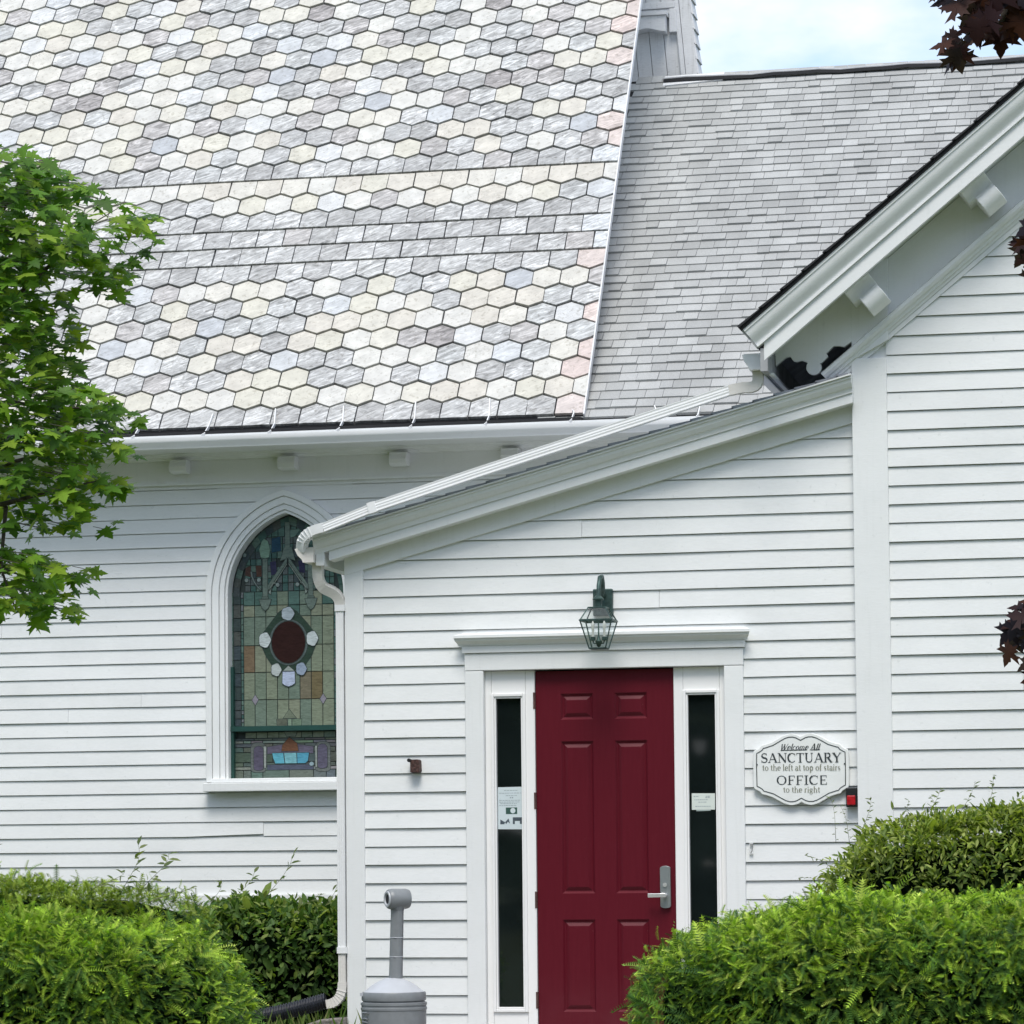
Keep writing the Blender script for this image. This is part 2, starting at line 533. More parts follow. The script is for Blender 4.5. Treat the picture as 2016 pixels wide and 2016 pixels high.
ev.add([onroof(x, s, h) for x in (XE-.003, XE+.008) for s, h in ((-.01, -.03), (SL, -.03), (SL, .022), (-.01, .022))],
       [(0, 1, 2, 3), (7, 6, 5, 4), (0, 4, 5, 1), (1, 5, 6, 2), (2, 6, 7, 3), (3, 7, 4, 0)])
ev.build('verge_strip', M_old, nave)

def slate_poly(kind, w, gap=.0048):
    a = w/2 - gap; p_ = .028; h = PT
    lo, hi = p_/1.0, h - p_/1.0
    if kind == 'hex': return [(-a, p_), (0, -p_+gap), (a, p_), (a, h-p_-gap), (0, h+p_-gap*2), (-a, h-p_-gap)]
    if kind == 'flatbot': return [(-a, gap), (a, gap), (a, h-p_-gap), (0, h+p_-gap*2), (-a, h-p_-gap)]
    if kind == 'flattop': return [(-a, p_), (0, -p_+gap), (a, p_), (a, h-gap), (-a, h-gap)]
    return [(-a, gap), (a, gap), (a, h-gap), (-a, h-gap)]
def slate_verts(kind, w, cutr=None, rough=.0022):
    """polygon in slate coords -> 3D prism verts relative to the slate's foot; foot stands proud"""
    P_ = slate_poly(kind, w)
    Q0 = []
    for i, (u_, v_) in enumerate(P_):
        u2, v2 = P_[(i+1) % len(P_)]
        Q0.append((u_ + random.uniform(-rough, rough), v_ + random.uniform(-rough, rough)))
        if (v_ + v2)/2 < .12:       # the weathered foot is nibbled
            for t_ in (.3, .7):
                t_ += random.uniform(-.12, .12)
                nib = .006 if random.random() < .10 else .0016
                Q0.append((u_+(u2-u_)*t_, v_+(v2-v_)*t_ + random.uniform(-.0008, nib)))
    P_ = Q0
    if cutr is not None:
        Q = []
        n = len(P_)
        for i in range(n):
            a, b_ = P_[i], P_[(i+1) % n]
            if a[0] <= cutr: Q.append(a)
            if (a[0] <= cutr) != (b_[0] <= cutr):
                t = (cutr-a[0])/(b_[0]-a[0]); Q.append((cutr, a[1]+t*(b_[1]-a[1])))
        P_ = Q
    top = []; bot = []
    for u, v in P_:
        h = .021 - .066*(v+.03)
        top.append((u, cA*v - sA*h, sA*v + cA*h))
        hb = -.010
        bot.append((u, cA*v - sA*hb, sA*v + cA*hb))
    n = len(P_)
    vs = top + bot
    fs = [tuple(range(n)), ] + [(i, i+n, (i+1) % n+n, (i+1) % n) for i in range(n)]
    return vs, fs
ROWK = {1: 'flatbot', 9: 'flattop', 10: 'rect', 11: 'rect', 12: 'flatbot', 14: 'flattop', 15: 'flatbot'}
CREAM = [(.56, .545, .48), (.575, .56, .505), (.545, .53, .455), (.58, .575, .535), (.545, .52, .46), (.57, .565, .53)]
GREY = [(.40, .405, .40), (.435, .44, .432), (.36, .362, .356), (.47, .475, .468), (.40, .388, .378), (.42, .43, .425)]
PALE = [(.56, .57, .565), (.50, .52, .53)]
BLUE = [(.415, .435, .455)]
PINK = [(.56, .475, .44), (.56, .50, .47), (.55, .48, .445)]
def slate_tint(row, k):
    r_ = random.random()
    if k < 1 and row not in (10, 12, 13, 14, 15) and r_ < (.6 if k > .1 else .45):
        return (*random.choice(PINK), .25 + .3*(random.random() < .3))
    if row in (1, 9, 10, 11, 12, 15):
        if k > 1 and r_ < .9: return (*random.choice(GREY[:4]), random.uniform(.75, 1))
        return (*random.choice(GREY+PALE), .8)
    if row == 14: return (*random.choice(CREAM), .12)
    if row == 2:
        return (*random.choice(CREAM), .12) if r_ < .92 else (*random.choice(GREY), .9)
    if r_ < .46: return (*random.choice(CREAM), random.uniform(.05, .22))
    if r_ < .90: return (*random.choice(GREY), random.uniform(.75, 1))
    if r_ < .96: return (*random.choice(PALE), random.uniform(.1, .5))
    if r_ < .98: return (*BLUE[0], .3)
    return (.29, .275, .27, 1.0)
mesh_cache = {}
def slate_mesh(kind, w, cutr):
    key = (kind, round(w, 3), cutr, random.randrange(7))
    if key not in mesh_cache:
        vs, fs = slate_verts(kind, w, cutr)
        me = bpy.data.meshes.new('slate'); me.from_pydata([], [], []); me.clear_geometry()
        me.from_pydata(vs, [], fs); me.update(); me.materials.append(M_slate)
        mesh_cache[key] = me
    return mesh_cache[key]
far_v, far_f, far_c = [], [], []
cnt = 0
SPLIT_S = 12
for row in range(1, 44):
    kind = ROWK.get(row, 'hex')
    odd = row % 2 == 0
    s = (row-1) * PT
    for k in range(0, 40):
        # k = 0 is the slate at the verge
        if odd:
            cx_ = XE - W*k if k else XE
            cutr = -.0035 if k == 0 else None
            kk = k
        else:
            cx_ = XE - W*(k+.5); cutr = None; kk = k + .5
        x = cx_ + random.uniform(-.0025, .0025) * (k > 0)
        if x < -9.4: continue
        tint = slate_tint(row, kk)
        sj = s + random.uniform(-.003, .003)*(kind in ('hex',))
        base = onroof(x, sj, random.uniform(0, .003))
        if row <= 14 and k < 23 and cnt < 300:
            o = bpy.data.objects.new('slate', slate_mesh(kind, W, cutr))
            COL.objects.link(o)
            o.color = tint
            o.parent = nroof
            o.location = base
            o.rotation_euler = (random.uniform(-.004, .004), random.uniform(-.012, .012), 0)
            cnt += 1
        else:
            vs, fs = slate_verts(kind, W, cutr)
            n0 = len(far_v)
            far_v += [(v[0]+base[0], v[1]+base[1], v[2]+base[2]) for v in vs]
            far_f += [tuple(i+n0 for i in f) for f in fs]
            far_c += [tint]*len(fs)
def set_tint(me, cols):
    at = me.attributes.new('tint', 'FLOAT_COLOR', 'FACE')
    at.data.foreach_set('color', np.array(cols, np.float32).ravel())
me = bpy.data.meshes.new('slates'); me.from_pydata(far_v, [], far_f); set_tint(me, far_c)
o = link('slates', me, M_slate_far, nroof); o['kind'] = 'stuff'

# ---- pointed window with leaded glass
win = empty('stained_glass_window', (arch_c, YN, 1.9)); setparent(win, nave)
def ring(out, inn, y0, y1, zb_o, zb_i):
    """casing band following the pointed arch"""
    A = [(arch_c-out[0], zb_o)] + arch(out[0], ZS, out[1]) + [(arch_c+out[0], zb_o)]
    B = [(arch_c-inn[0], zb_i)] + arch(inn[0], ZS, inn[1]) + [(arch_c+inn[0], zb_i)]
    mb = MB(); n = len(A)
    vs = [(x, y0, z) for x, z in A] + [(x, y0, z) for x, z in B] + [(x, y1, z) for x, z in A] + [(x, y1, z) for x, z in B]
    fs = []
    for i in range(n-1):
        fs += [(i, i+n, i+1+n, i+1), (i, i+1, i+1+2*n, i+2*n), (i+n, i+3*n, i+1+3*n, i+1+n)]
    fs += [(0, 2*n, 3*n, n), (n-1, 2*n-1, 4*n-1, 3*n-1)]
    return mb.add(vs, fs)
def inset(d): return (OUT[0]-d, OUT[1]-d*1.07)
fr = ring(inset(0), inset(.048), YN-.060, YN+.0, 1.874, 1.874).build('window_casing', M_trim, win); bevel(fr, .005)
fr = ring(inset(.050), inset(.105), YN-.044, YN+.0, 1.874, 1.874).build('window_casing', M_trim, win); bevel(fr, .005)
fr = ring(inset(.107), inset(.148), YN-.030, YN+.02, 1.874, 1.874).build('window_casing', M_trim, win); bevel(fr, .005)
fr = ring(inset(.150), (INN[0], INN[1]), YN-.012, YN+.15, 1.90, 1.90).build('window_casing', M_trim, win); bevel(fr, .004)
o = MB().box(arch_c-.655, arch_c+.655, YN-.13, YN+.02, 1.800, 1.868).box(arch_c-.60, arch_c+.60, YN-.09, YN+.15, 1.870, 1.903).build('window_sill', M_trim, win); bevel(o, .005)
YG = 5.105
bk = MB().prism([(arch_c-.56, 1.88)] + arch(.50, ZS, .68) + [(arch_c+.50, 1.88)], YG+.012, YG+.03)
bk.build('lead_came', M_lead, win)
GX, XU = -3.071, .000699
def Wc(X, Yu):
    return (GX + (X-1013)*XU, 8.138 - .00407*(950 + Yu/6.0375))
def g_in(x, z, d=.0):
    hw = arch_half(z, INN[0]+.02-d, ZS, INN[1]+.02-d)
    return hw
OLIVE = [(.19, .225, .165), (.20, .235, .17), (.16, .205, .155), (.215, .24, .175), (.15, .20, .16)]
GGREEN = [(.075, .14, .12), (.09, .16, .14), (.06, .12, .11), (.11, .17, .145)]
BORDER = [(.055, .075, .085), (.07, .085, .09), (.05, .07, .07), (.08, .09, .085)]
def clip_arch(pts, d=.012):
    """keep a polygon inside the opening (Sutherland-Hodgman against left/right arcs by clamping)"""
    out = []
    for x, z in pts:
        top = ZS + INN[1] + .01 - d
        z = min(z, top)
        hw = arch_half(z, INN[0]+.015-d, ZS, INN[1]+.015-d)
        x = max(arch_c-hw, min(arch_c+hw, x))
        out.append((x, z))
    return out
def area(p_): return .5*sum(p_[i][0]*p_[(i+1) % len(p_)][1]-p_[(i+1) % len(p_)][0]*p_[i][1] for i in range(len(p_)))
def shrink(pts, d):
    n = len(pts); a = area(pts); s_ = 1 if a > 0 else -1
    res = []
    for i in range(n):
        p0, p1, p2 = Vector(pts[i-1]), Vector(pts[i]), Vector(pts[(i+1) % n])
        e1, e2 = (p1-p0), (p2-p1)
        if e1.length < 1e-6 or e2.length < 1e-6: res.append(tuple(p1)); continue
        e1.normalize(); e2.normalize()
        n1 = Vector((-e1.y, e1.x))*s_; n2 = Vector((-e2.y, e2.x))*s_
        b_ = n1+n2
        if b_.length < .2: b_ = n1
        b_.normalize()
        k_ = d/max(.45, b_.dot(n1))
        res.append(tuple(p1+b_*k_))
    return res
def pane(pts, colr, lev=0, lead=.0032, clip=True):
    if clip: pts = clip_arch(pts)
    if abs(area(pts)) < 1.5e-4: return
    if lev:
        big = shrink(pts, -lead)
        y = YG - .0022*lev
        MB().prism(big, y+.001, y+.004).build('lead_came', M_lead, win)
    y = YG - .0022*lev
    ins = shrink(pts, lead if not lev else .0005)
    if area(ins)*area(pts) <= 0: return
    o_ = MB().prism(ins, y, y+.008 if not lev else y+.003).build('glass_pane', M_glass, win)
    o_.color = (*colr, 1)
def rectU(x0, x1, y0, y1): return [Wc(x0, y0), Wc(x1, y0), Wc(x1, y1), Wc(x0, y1)]
XG = [480, 612, 746, 880, 1013, 1147, 1281, 1415, 1550]
YL = [1290, 1455, 1590, 1920, 2240, 2565, 2900]       # lower courses are counted on from the upper zoom (300 = 1811)
o_l = 1811.25
YR = [1290, 1455, 1590, o_l+120, o_l+440, o_l+765, o_l+1085]
for j in range(6):
    for i in range(8):
        colr = random.choice(OLIVE) if j > 1 else random.choice(GGREEN[:2]+OLIVE[2:])
        if j == 3 and i == 0: colr = (.175, .13, .085)
        if j == 4 and i == 5: colr = (.17, .155, .11)
        if j == 4 and i == 6: colr = (.15, .125, .07)
        y0, y1 = YR[j], YR[j+1]
        pane(rectU(XG[i], XG[i+1], y0, y1), colr)
for i in range(8):
    pane(rectU(XG[i]+12, XG[i+1]+12, o_l+1150, o_l+1222), random.choice(OLIVE))
# borders left and right
for sgn in (-1, 1):
    for j, (a, b_) in enumerate(zip([1290, 1440, 1600, 1760, 1931, 2100, 2260, 2420, 2580, 2700, 2800], [1440, 1600, 1760, 1931, 2100, 2260, 2420, 2580, 2700, 2800, 2890])):
        if sgn < 0:
            pane(rectU(330, 360, a, b_), random.choice(GGREEN)); pane(rectU(360, 448, a, b_), random.choice(BORDER)); pane(rectU(448, 480, a, (a+b_)/2), random.choice([(.16, .18, .19)]+GGREEN)); pane(rectU(448, 480, (a+b_)/2, b_), random.choice(GGREEN))
        else:
            pane(rectU(1550, 1580, a, (a+b_)/2), random.choice([(.16, .18, .19)]+GGREEN)); pane(rectU(1550, 1580, (a+b_)/2, b_), random.choice(GGREEN)); pane(rectU(1580, 1700, a, b_), random.choice(BORDER))
# bottom panel
yb = [1225, 1250, 1285, 1330, 1390, 1510, 1560, 1600, 1700]
for j in range(8):
    cc = [(.13, .15, .13), (.20, .22, .20), (.10, .12, .11), (.085, .10, .095), (.075, .09, .085), (.09, .11, .10), (.19, .21, .19), (.11, .135, .125)][j]
    xs = [340, 470, 560, 700, 1013, 1300, 1450, 1560, 1700] if j % 2 else [340, 600, 820, 1200, 1440, 1700]
    for i in range(len(xs)-1):
        pane(rectU(xs[i], xs[i+1], o_l+yb[j], o_l+yb[j+1]), tuple(v*random.uniform(.85, 1.15) for v in cc))
def capsule(x0, x1, y0, y1, r_=45, n=5):
    pts = []
    for cx_, cy_, a0 in ((x1-r_, y0+r_, 0), (x0+r_, y0+r_, 90), (x0+r_, y1-r_*.5, 180), (x1-r_, y1-r_*.5, 270)):
        for i in range(n):
            a = R(a0 + 90*i/(n-1))
            pts.append(Wc(cx_+r_*math.cos(a), o_l+cy_-r_*(.5 if a0 >= 180 else 1)*math.sin(a)))
    return pts
pane(capsule(560, 735, 1275, 1625, 60), (.115, .13, .125), 1)
pane(capsule(595, 708, 1315, 1605, 55), (.085, .078, .115), 2)
pane(capsule(1325, 1500, 1275, 1625, 60), (.115, .13, .125), 1)
pane(capsule(1352, 1466, 1300, 1590, 55), (.095, .09, .13), 2)
pane([Wc(x, o_l+y) for x, y in ((755, 1330), (930, 1300), (1120, 1300), (1300, 1330), (1300, 1410), (755, 1410))], (.11, .10, .14), 1)
pane([Wc(x, o_l+y) for x, y in ((755, 1540), (1300, 1540), (1300, 1600), (755, 1600))], (.075, .085, .12), 1)
pane([Wc(x, o_l+y) for x, y in ((815, 1402), (945, 1402), (960, 1525), (850, 1525), (825, 1460))], (.10, .33, .42), 2)
pane([Wc(x, o_l+y) for x, y in ((955, 1402), (1100, 1402), (1105, 1525), (968, 1525))], (.17, .39, .44), 2)
pane([Wc(x, o_l+y) for x, y in ((1108, 1402), (1250, 1402), (1235, 1500), (1205, 1525), (1112, 1525))], (.08, .28, .39), 2)
pane([Wc(x, o_l+y) for x, y in ((925, 1380), (935, 1310), (1015, 1215), (1110, 1290), (1125, 1380))], (.13, .065, .04), 2)
pane([Wc(x, o_l+y) for x, y in ((960, 1150), (1110, 1150), (1090, 1205), (985, 1205))], (.17, .20, .16), 2)
pane([Wc(x, o_l+y) for x, y in ((712, 1320), (745, 1320), (740, 1575), (718, 1575))], (.26, .29, .27), 2)
pane([Wc(x, o_l+y) for x, y in ((1322, 1320), (1345, 1320), (1345, 1575), (1325, 1575))], (.24, .27, .25), 2)
pane([Wc(1280+28*math.cos(a), o_l+1535-26*math.sin(a)) for a in [2*math.pi*i/8 for i in range(8)]], (.22, .30, .33), 2)
# crown-shaped finial on the middle of the field
pane([Wc(x, o_l+y) for x, y in ((868, 1000), (990, 1000), (995, 1082), (875, 1082))], (.115, .13, .10), 1)
pane([Wc(x, o_l+y) for x, y in ((1003, 1000), (1045, 1000), (1045, 1082), (1003, 1082))], (.20, .27, .20), 1)
pane([Wc(x, o_l+y) for x, y in ((1053, 1000), (1165, 1000), (1160, 1082), (1053, 1082))], (.15, .21, .15), 1)
pane([Wc(x, o_l+y) for x, y in ((945, 992), (1018, 885), (1100, 990))], (.16, .19, .14), 1)
# diamonds
for X_ in (615, 1420):
    pane([Wc(X_-38, o_l+768), Wc(X_, o_l+830), Wc(X_+38, o_l+765), Wc(X_, o_l+705)], (.24, .23, .27), 1)
# medallion
def ell(cx_, cy_, a, b_, n=28, wob=0):
    return [Wc(cx_ + (a+wob*math.cos(5*t))*math.cos(t), cy_ - (b_+wob*math.cos(5*t))*math.sin(t)) for t in [2*math.pi*i/n for i in range(n)]]
quat = [(1013, 1470), (1120, 1540), (1240, 1680), (1330, 1800), (1330, 1950), (1290, 2060), (1200, 2190), (1013, 2260), (830, 2190), (745, 2060), (700, 1950), (700, 1800), (790, 1680), (900, 1540)]
pane([Wc(*q) for q in quat], (.035, .06, .045), 1)
pane(ell(1015, 1900, 228, 272), (.10, .135, .13), 2)
pane(ell(1015, 1900, 200, 250), (.030, .013, .012), 3, .006)
for cx_, cy_, a, b_, cc in ((1010, 1560, 75, 80, (.36, .42, .46)), (735, 1868, 70, 90, (.50, .56, .56)), (1297, 1862, 68, 88, (.50, .56, .56)),
                            (868, 2225, 60, 75, (.44, .49, .48)), (1165, 2220, 62, 75, (.27, .33, .42))):
    pane(ell(cx_, cy_, a, b_, 16, 5), cc, 4)
pane([Wc(945, 2250), Wc(1088, 2250), Wc(1092, 2385), Wc(1060, 2410), Wc(1013, 2425), Wc(970, 2410), Wc(940, 2385)], (.42, .48, .62), 4)
pane([Wc(950, 2240), Wc(1013, 2180), Wc(1085, 2240)], (.28, .32, .30), 4)
# tracery in the arched head
heads = [((500, 1290), (700, 1290), (700, 900), (560, 900)), ((700, 1290), (880, 1290), (880, 900), (700, 900)), ((880, 1290), (1147, 1290), (1147, 1000), (880, 1000)),
         ((1147, 1290), (1340, 1290), (1340, 900), (1147, 900)), ((1340, 1290), (1560, 1290), (1500, 900), (1340, 900)),
         ((560, 900), (820, 900), (820, 560), (560, 560)), ((820, 900), (1013, 900), (1013, 640), (820, 640)), ((1013, 900), (1200, 900), (1200, 640), (1013, 640)), ((1200, 900), (1480, 900), (1480, 600), (1200, 600)),
         ((820, 640), (975, 640), (975, 520), (820, 520)), ((1050, 640), (1180, 640), (1160, 520), (1050, 520)), ((840, 515), (980, 515), (980, 430), (840, 430)), ((1050, 515), (1170, 515), (1170, 430), (1050, 430))]
for k, h in enumerate(heads):
    cc = GGREEN[k % 4]
    # split each field in small quarries
    x0 = min(q[0] for q in h); x1 = max(q[0] for q in h); y0 = min(q[1] for q in h); y1 = max(q[1] for q in h)
    nx, ny = max(1, round((x1-x0)/62)), max(1, round((y1-y0)/85))
    for i in range(nx):
        for j in range(ny):
            cq = random.choice(GGREEN + [(.06, .08, .085), (.10, .12, .12)])
            pane(rectU(x0+(x1-x0)*i/nx, x0+(x1-x0)*(i+1)/nx, y0+(y1-y0)*j/ny, y0+(y1-y0)*(j+1)/ny), cq)
# pieces along the arch
NA = 11
for sgn in (-1, 1):
    aA = arch(INN[0]-.012, ZS, INN[1]-.016, NA); aB = arch(INN[0]-.062, ZS, INN[1]-.080, NA)
    for i in range(NA):
        q = [aA[i], aA[i+1], aB[i+1], aB[i]]
        if sgn > 0: q = [(2*arch_c-x, z) for x, z in q]
        pane(q, random.choice(GGREEN+BORDER), 1, clip=False)
pane([Wc(x, y) for x, y in ((820, 660), (925, 640), (930, 810), (820, 830))], (.02, .06, .10), 1)
pane([Wc(x, y) for x, y in ((690, 880), (672, 790), (700, 690), (730, 660), (775, 690), (800, 790), (790, 880), (740, 895))], (.19, .30, .23), 1)
pane([Wc(x, y) for x, y in ((1040, 560), (1160, 560), (1100, 640), (1040, 660))], (.14, .22, .19), 1)
pane([Wc(x, y) for x, y in ((800, 940), (870, 930), (880, 1080), (815, 1100))], (.035, .035, .075), 1)
pane([Wc(x, y) for x, y in ((1135, 930), (1210, 940), (1215, 1080), (1150, 1070))], (.035, .035, .075), 1)
pane([Wc(x, y) for x, y in ((510, 1000), (570, 980), (570, 1110), (500, 1090))], (.075, .045, .038), 1)
pane([Wc(x, y) for x, y in ((630, 980), (700, 980), (700, 1110), (640, 1110))], (.08, .045, .035), 1)
STONEG = (.14, .185, .16)
for X_, y0, y1 in ((742, 900, 1360), (1280, 900, 1360), (1010, 470, 770)):
    pane([Wc(X_-28, y0), Wc(X_+28, y0), Wc(X_+28, y1), Wc(X_-28, y1)], STONEG, 2)
pane([Wc(x, y) for x, y in ((970, 770), (1060, 770), (1100, 930), (1013, 900), (920, 930))], STONEG, 2)
for sg in (-1, 1):
    for off, wd, cc in ((0, 40, STONEG), (52, 12, (.22, .26, .23))):
        pts = []
        for t in np.linspace(0, 1, 6):
            X_ = 1013 + sg*(10+t*230 - off*.2*t); Y_ = 910 + t*330 + off*1.0
            pts.append((X_, Y_))
        poly = [Wc(a, b_-wd/2) for a, b_ in pts] + [Wc(a, b_+wd) for a, b_ in pts[::-1]]
        pane(poly, cc, 3)
    pts = [(1013+sg*(232-42*math.sin(t*1.5)*0 - 70*(1-math.cos(t))), 1320-130*math.sin(t)) for t in np.linspace(0, 1.45, 6)]
    poly = [Wc(a-6*sg, b_-10) for a, b_ in pts] + [Wc(a-26*sg, b_+6) for a, b_ in pts[::-1]]
    pane(poly, (.24, .29, .26), 3)
    Xc = 1013+sg*272
    pane([Wc(Xc-70, 1385), Wc(Xc+70, 1385), Wc(Xc+62, 1420), Wc(Xc+35, 1490), Wc(Xc, 1520), Wc(Xc-35, 1490), Wc(Xc-62, 1420)], STONEG, 3)
    pane([Wc(Xc-34, 1355), Wc(Xc+34, 1355), Wc(Xc+40, 1378), Wc(Xc-40, 1378)], (.11, .15, .13), 3)
for sg in (-1, 1):
    Xb = 1013 - sg*415
    pts = [(Xb + sg*(-20+110*t*t), 1050+220*t) for t in np.linspace(0, 1, 5)]
    pane([Wc(a-9, b_) for a, b_ in pts] + [Wc(a+9, b_) for a, b_ in pts[::-1]], (.15, .19, .18), 3)
for X_, Y_ in ((520, 1150), (668, 1150), (500, 850), (890, 1215), (1125, 1215)):
    pane(ell(X_, Y_, 24, 24, 8), (.22, .27, .26), 3)
MB().box(arch_c-.50, arch_c+.50, YG-.06, YG+.01, 2.282, 2.322).build('window_rail', M_green, win)
MB().box(arch_c-.482, arch_c-.455, YG-.05, YG+.01, 1.903, 2.80).build('window_stile', M_green, win)

# ================================================================== LINK WING with shingled roof
wing = empty('church_link_wing', (1, 5, 0), 'link wing with pale grey shingle roof between the slate roof and the hall gable', 'building')
AW = R(40); cW, sW = math.cos(AW), math.sin(AW)
def onwing(x, s, h): return (x, 4.60 + cW*s - sW*h, 4.630 + sW*s + cW*h)
SW = 5.655
w = MB()
w.add([onwing(x, s, h) for h in (-.05, -.004) for x, s in ((-1.0, 0), (6.5, 0), (6.5, SW), (-1.0, SW))],
      [(0, 3, 2, 1), (4, 5, 6, 7), (0, 1, 5, 4), (1, 2, 6, 5), (2, 3, 7, 6), (3, 0, 4, 7)])
wroof = w.build('shingle_roof', M_dark, wing)
yr, zr = 4.60 + cW*SW, 4.63 + sW*SW
MB().add([(-1.0, yr, zr), (6.5, yr, zr), (6.5, yr+4.4, 4.6), (-1.0, yr+4.4, 4.6)], [(0, 1, 2, 3)]).build('back_slope', M_dark, wing)
MB().box(-1.2, 3, 5.0, 5.12, 0, 4.6).build('wall', M_wall, wing)
EXW = .127
TONES = [.335, .355, .37, .385, .375, .325, .41]
fv, ff, fc = [], [], []
cnt = 0
def shingle_geo(wd, thick):
    g_ = .0016
    top = [(g_, 0), (wd-g_, 0), (wd-g_, EXW+.02), (g_, EXW+.02)]
    vs = []
    for u, v in top:
        h = thick - (thick-.001)*v/(EXW+.02)
        vs.append((u, cW*v - sW*h, sW*v + cW*h))
    for u, v in top:
        vs.append((u, cW*v + sW*.003, sW*v - cW*.003))
    return vs, [(0, 1, 2, 3), (0, 4, 5, 1), (1, 5, 6, 2), (3, 7, 4, 0)]
wm = {}
for row in range(45):
    s = row*EXW
    x = -.95 + random.uniform(0, .1)
    while x < 3.6:
        wd = random.choice([.10, .12, .14, .16, .17, .20])
        thick = random.choice([.011, .013, .014, .014, .015, .021])
        tone = random.choice(TONES)*random.uniform(.95, 1.05)
        tone += .02; col_ = (tone, tone*1.02, tone*.995, 1)
        sj = s + random.choice([0, 0, 0, -.004, .003])
        x_l = x
        x += wd
        # hidden behind the right gable: skip what nobody can see from near the camera
        base = onwing(x_l, sj, .001)
        zlim_x = 1.0 + (base[2]-4.45)/.70*1.0
        if x_l > 2.2 + (base[2]-4.4)*1.0 or x_l > 3.5: continue
        if row < 16 and x_l > -.62 and x_l < 2.0 and cnt < 300:
            key = (wd, thick)
            if key not in wm:
                vs, fs = shingle_geo(wd, thick)
                me = bpy.data.meshes.new('shingle'); me.from_pydata(vs, [], fs); me.update(); me.materials.append(M_shingle)
                wm[key] = me
            o = bpy.data.objects.new('shingle', wm[key]); COL.objects.link(o)
            o.color = col_; o.parent = wroof; o.location = base
            o.rotation_euler = (0, random.uniform(-.004, .004), 0)
            cnt += 1
        else:
            vs, fs = shingle_geo(wd, thick)
            n0 = len(fv)
            fv += [(v[0]+base[0], v[1]+base[1], v[2]+base[2]) for v in vs]
            ff += [tuple(i+n0 for i in f) for f in fs]; fc += [col_]*4
me = bpy.data.meshes.new('shingles'); me.from_pydata(fv, [], ff); set_tint(me, fc)
o = link('shingles', me, M_shingle_far, wroof); o['kind'] = 'stuff'
# ridge: black vent strip under a pale cap
rc = MB()
N = 26
rr_ = []
for i in range(N+1):
    x = -.60 + 5.2*i/N
    dz = .006*math.sin(i*1.3)+.004*math.sin(i*2.9)
    rr_.append([(x, yr-.10, zr-.044+dz), (x, yr-.10, zr-.020+dz), (x, yr-.0, zr+.010+dz), (x, yr+.1, zr+.0)])
rc.loft(rr_); rc.build('ridge_vent', M_edge, wing)
rc = MB(); rr_ = []
for i in range(N+1):
    x = -.60 + 5.2*i/N
    dz = .006*math.sin(i*1.3)+.004*math.sin(i*2.9)
    rr_.append([(x, yr-.085, zr-.012+dz), (x, yr-.085, zr-.004+dz), (x, yr, zr+.022+dz), (x, yr+.14, zr+.006), (x, yr+.14, zr-.01)])
rc.loft(rr_); rc.build('ridge_cap', plain('ridge_cap_grey', (.42, .43, .44), .85), wing)
fl = MB(); fl.add([onwing(x, s, h) for h in (.002, .022) for x, s in ((-.6, 5.50), (-.06, 5.56), (-.06, 5.70), (-.6, 5.68))],
                  [(0, 3, 2, 1), (4, 5, 6, 7), (0, 1, 5, 4), (1, 2, 6, 5), (2, 3, 7, 6), (3, 0, 4, 7)])
fl.build('tower_flashing', M_old, wing)

# ================================================================== BELL TOWER
tower = empty('bell_tower', (-1.8, 10, 8), 'grey white boarded bell tower with flared sides rising behind the shingle roof', 'tower')
TY = 9.35
def tx(x, z): return x - .085*(z - 8.3)
def tslab(x0, x1, z0, z1, y0, y1, xk=True):
    f_ = tx if xk else (lambda a, b_: a)
    return [(f_(x0, z0), y0, z0), (f_(x1, z0), y0, z0), (f_(x1, z0), y1, z0), (f_(x0, z0), y1, z0), (f_(x0, z1), y0, z1), (f_(x1, z1), y0, z1), (f_(x1, z1), y1, z1), (f_(x0, z1), y1, z1)]
BF = [(0, 3, 2, 1), (4, 5, 6, 7), (0, 1, 5, 4), (1, 2, 6, 5), (2, 3, 7, 6), (3, 0, 4, 7)]
core = MB(); core.add(tslab(-3.2, -.40, 6.6, 12.5, TY+.03, TY+.28), BF); core.add(tslab(-3.2, -1.1, 4.6, 12.5, TY+.28, TY+2.8), BF); tw = core.build('wall', M_old, tower)
xb = -3.2
while xb < -.50:
    wd = .135
    MB().add(tslab(xb+.003, min(xb+wd, -.50)-.003, 7.6, 12.4, TY+random.uniform(-.004, .004), TY+.04), BF).build('plank', M_old, tw)
    xb += wd
MB().add(tslab(-.505, -.465, 7.6, 12.5, TY-.035, TY+.05), BF).build('corner_post', M_old, tower)
MB().add(tslab(-.46, -.36, 7.6, 12.5, TY-.02, TY+.3), BF).build('corner_post', M_old, tower)
# side cladding courses stepping out on the right
for k in range(34):
    z0 = 7.7 + .14*k
    x = tx(-.36, z0)
    MB().add([(x-.02, TY+.0, z0), (x+.022, TY+.0, z0), (x+.022, TY+.25, z0), (x-.02, TY+.25, z0), (x-.02-.012, TY, z0+.15), (x+.004-.012, TY, z0+.15), (x+.004-.012, TY+.25, z0+.15), (x-.032, TY+.25, z0+.15)], BF).build('siding_board', M_old, tower)
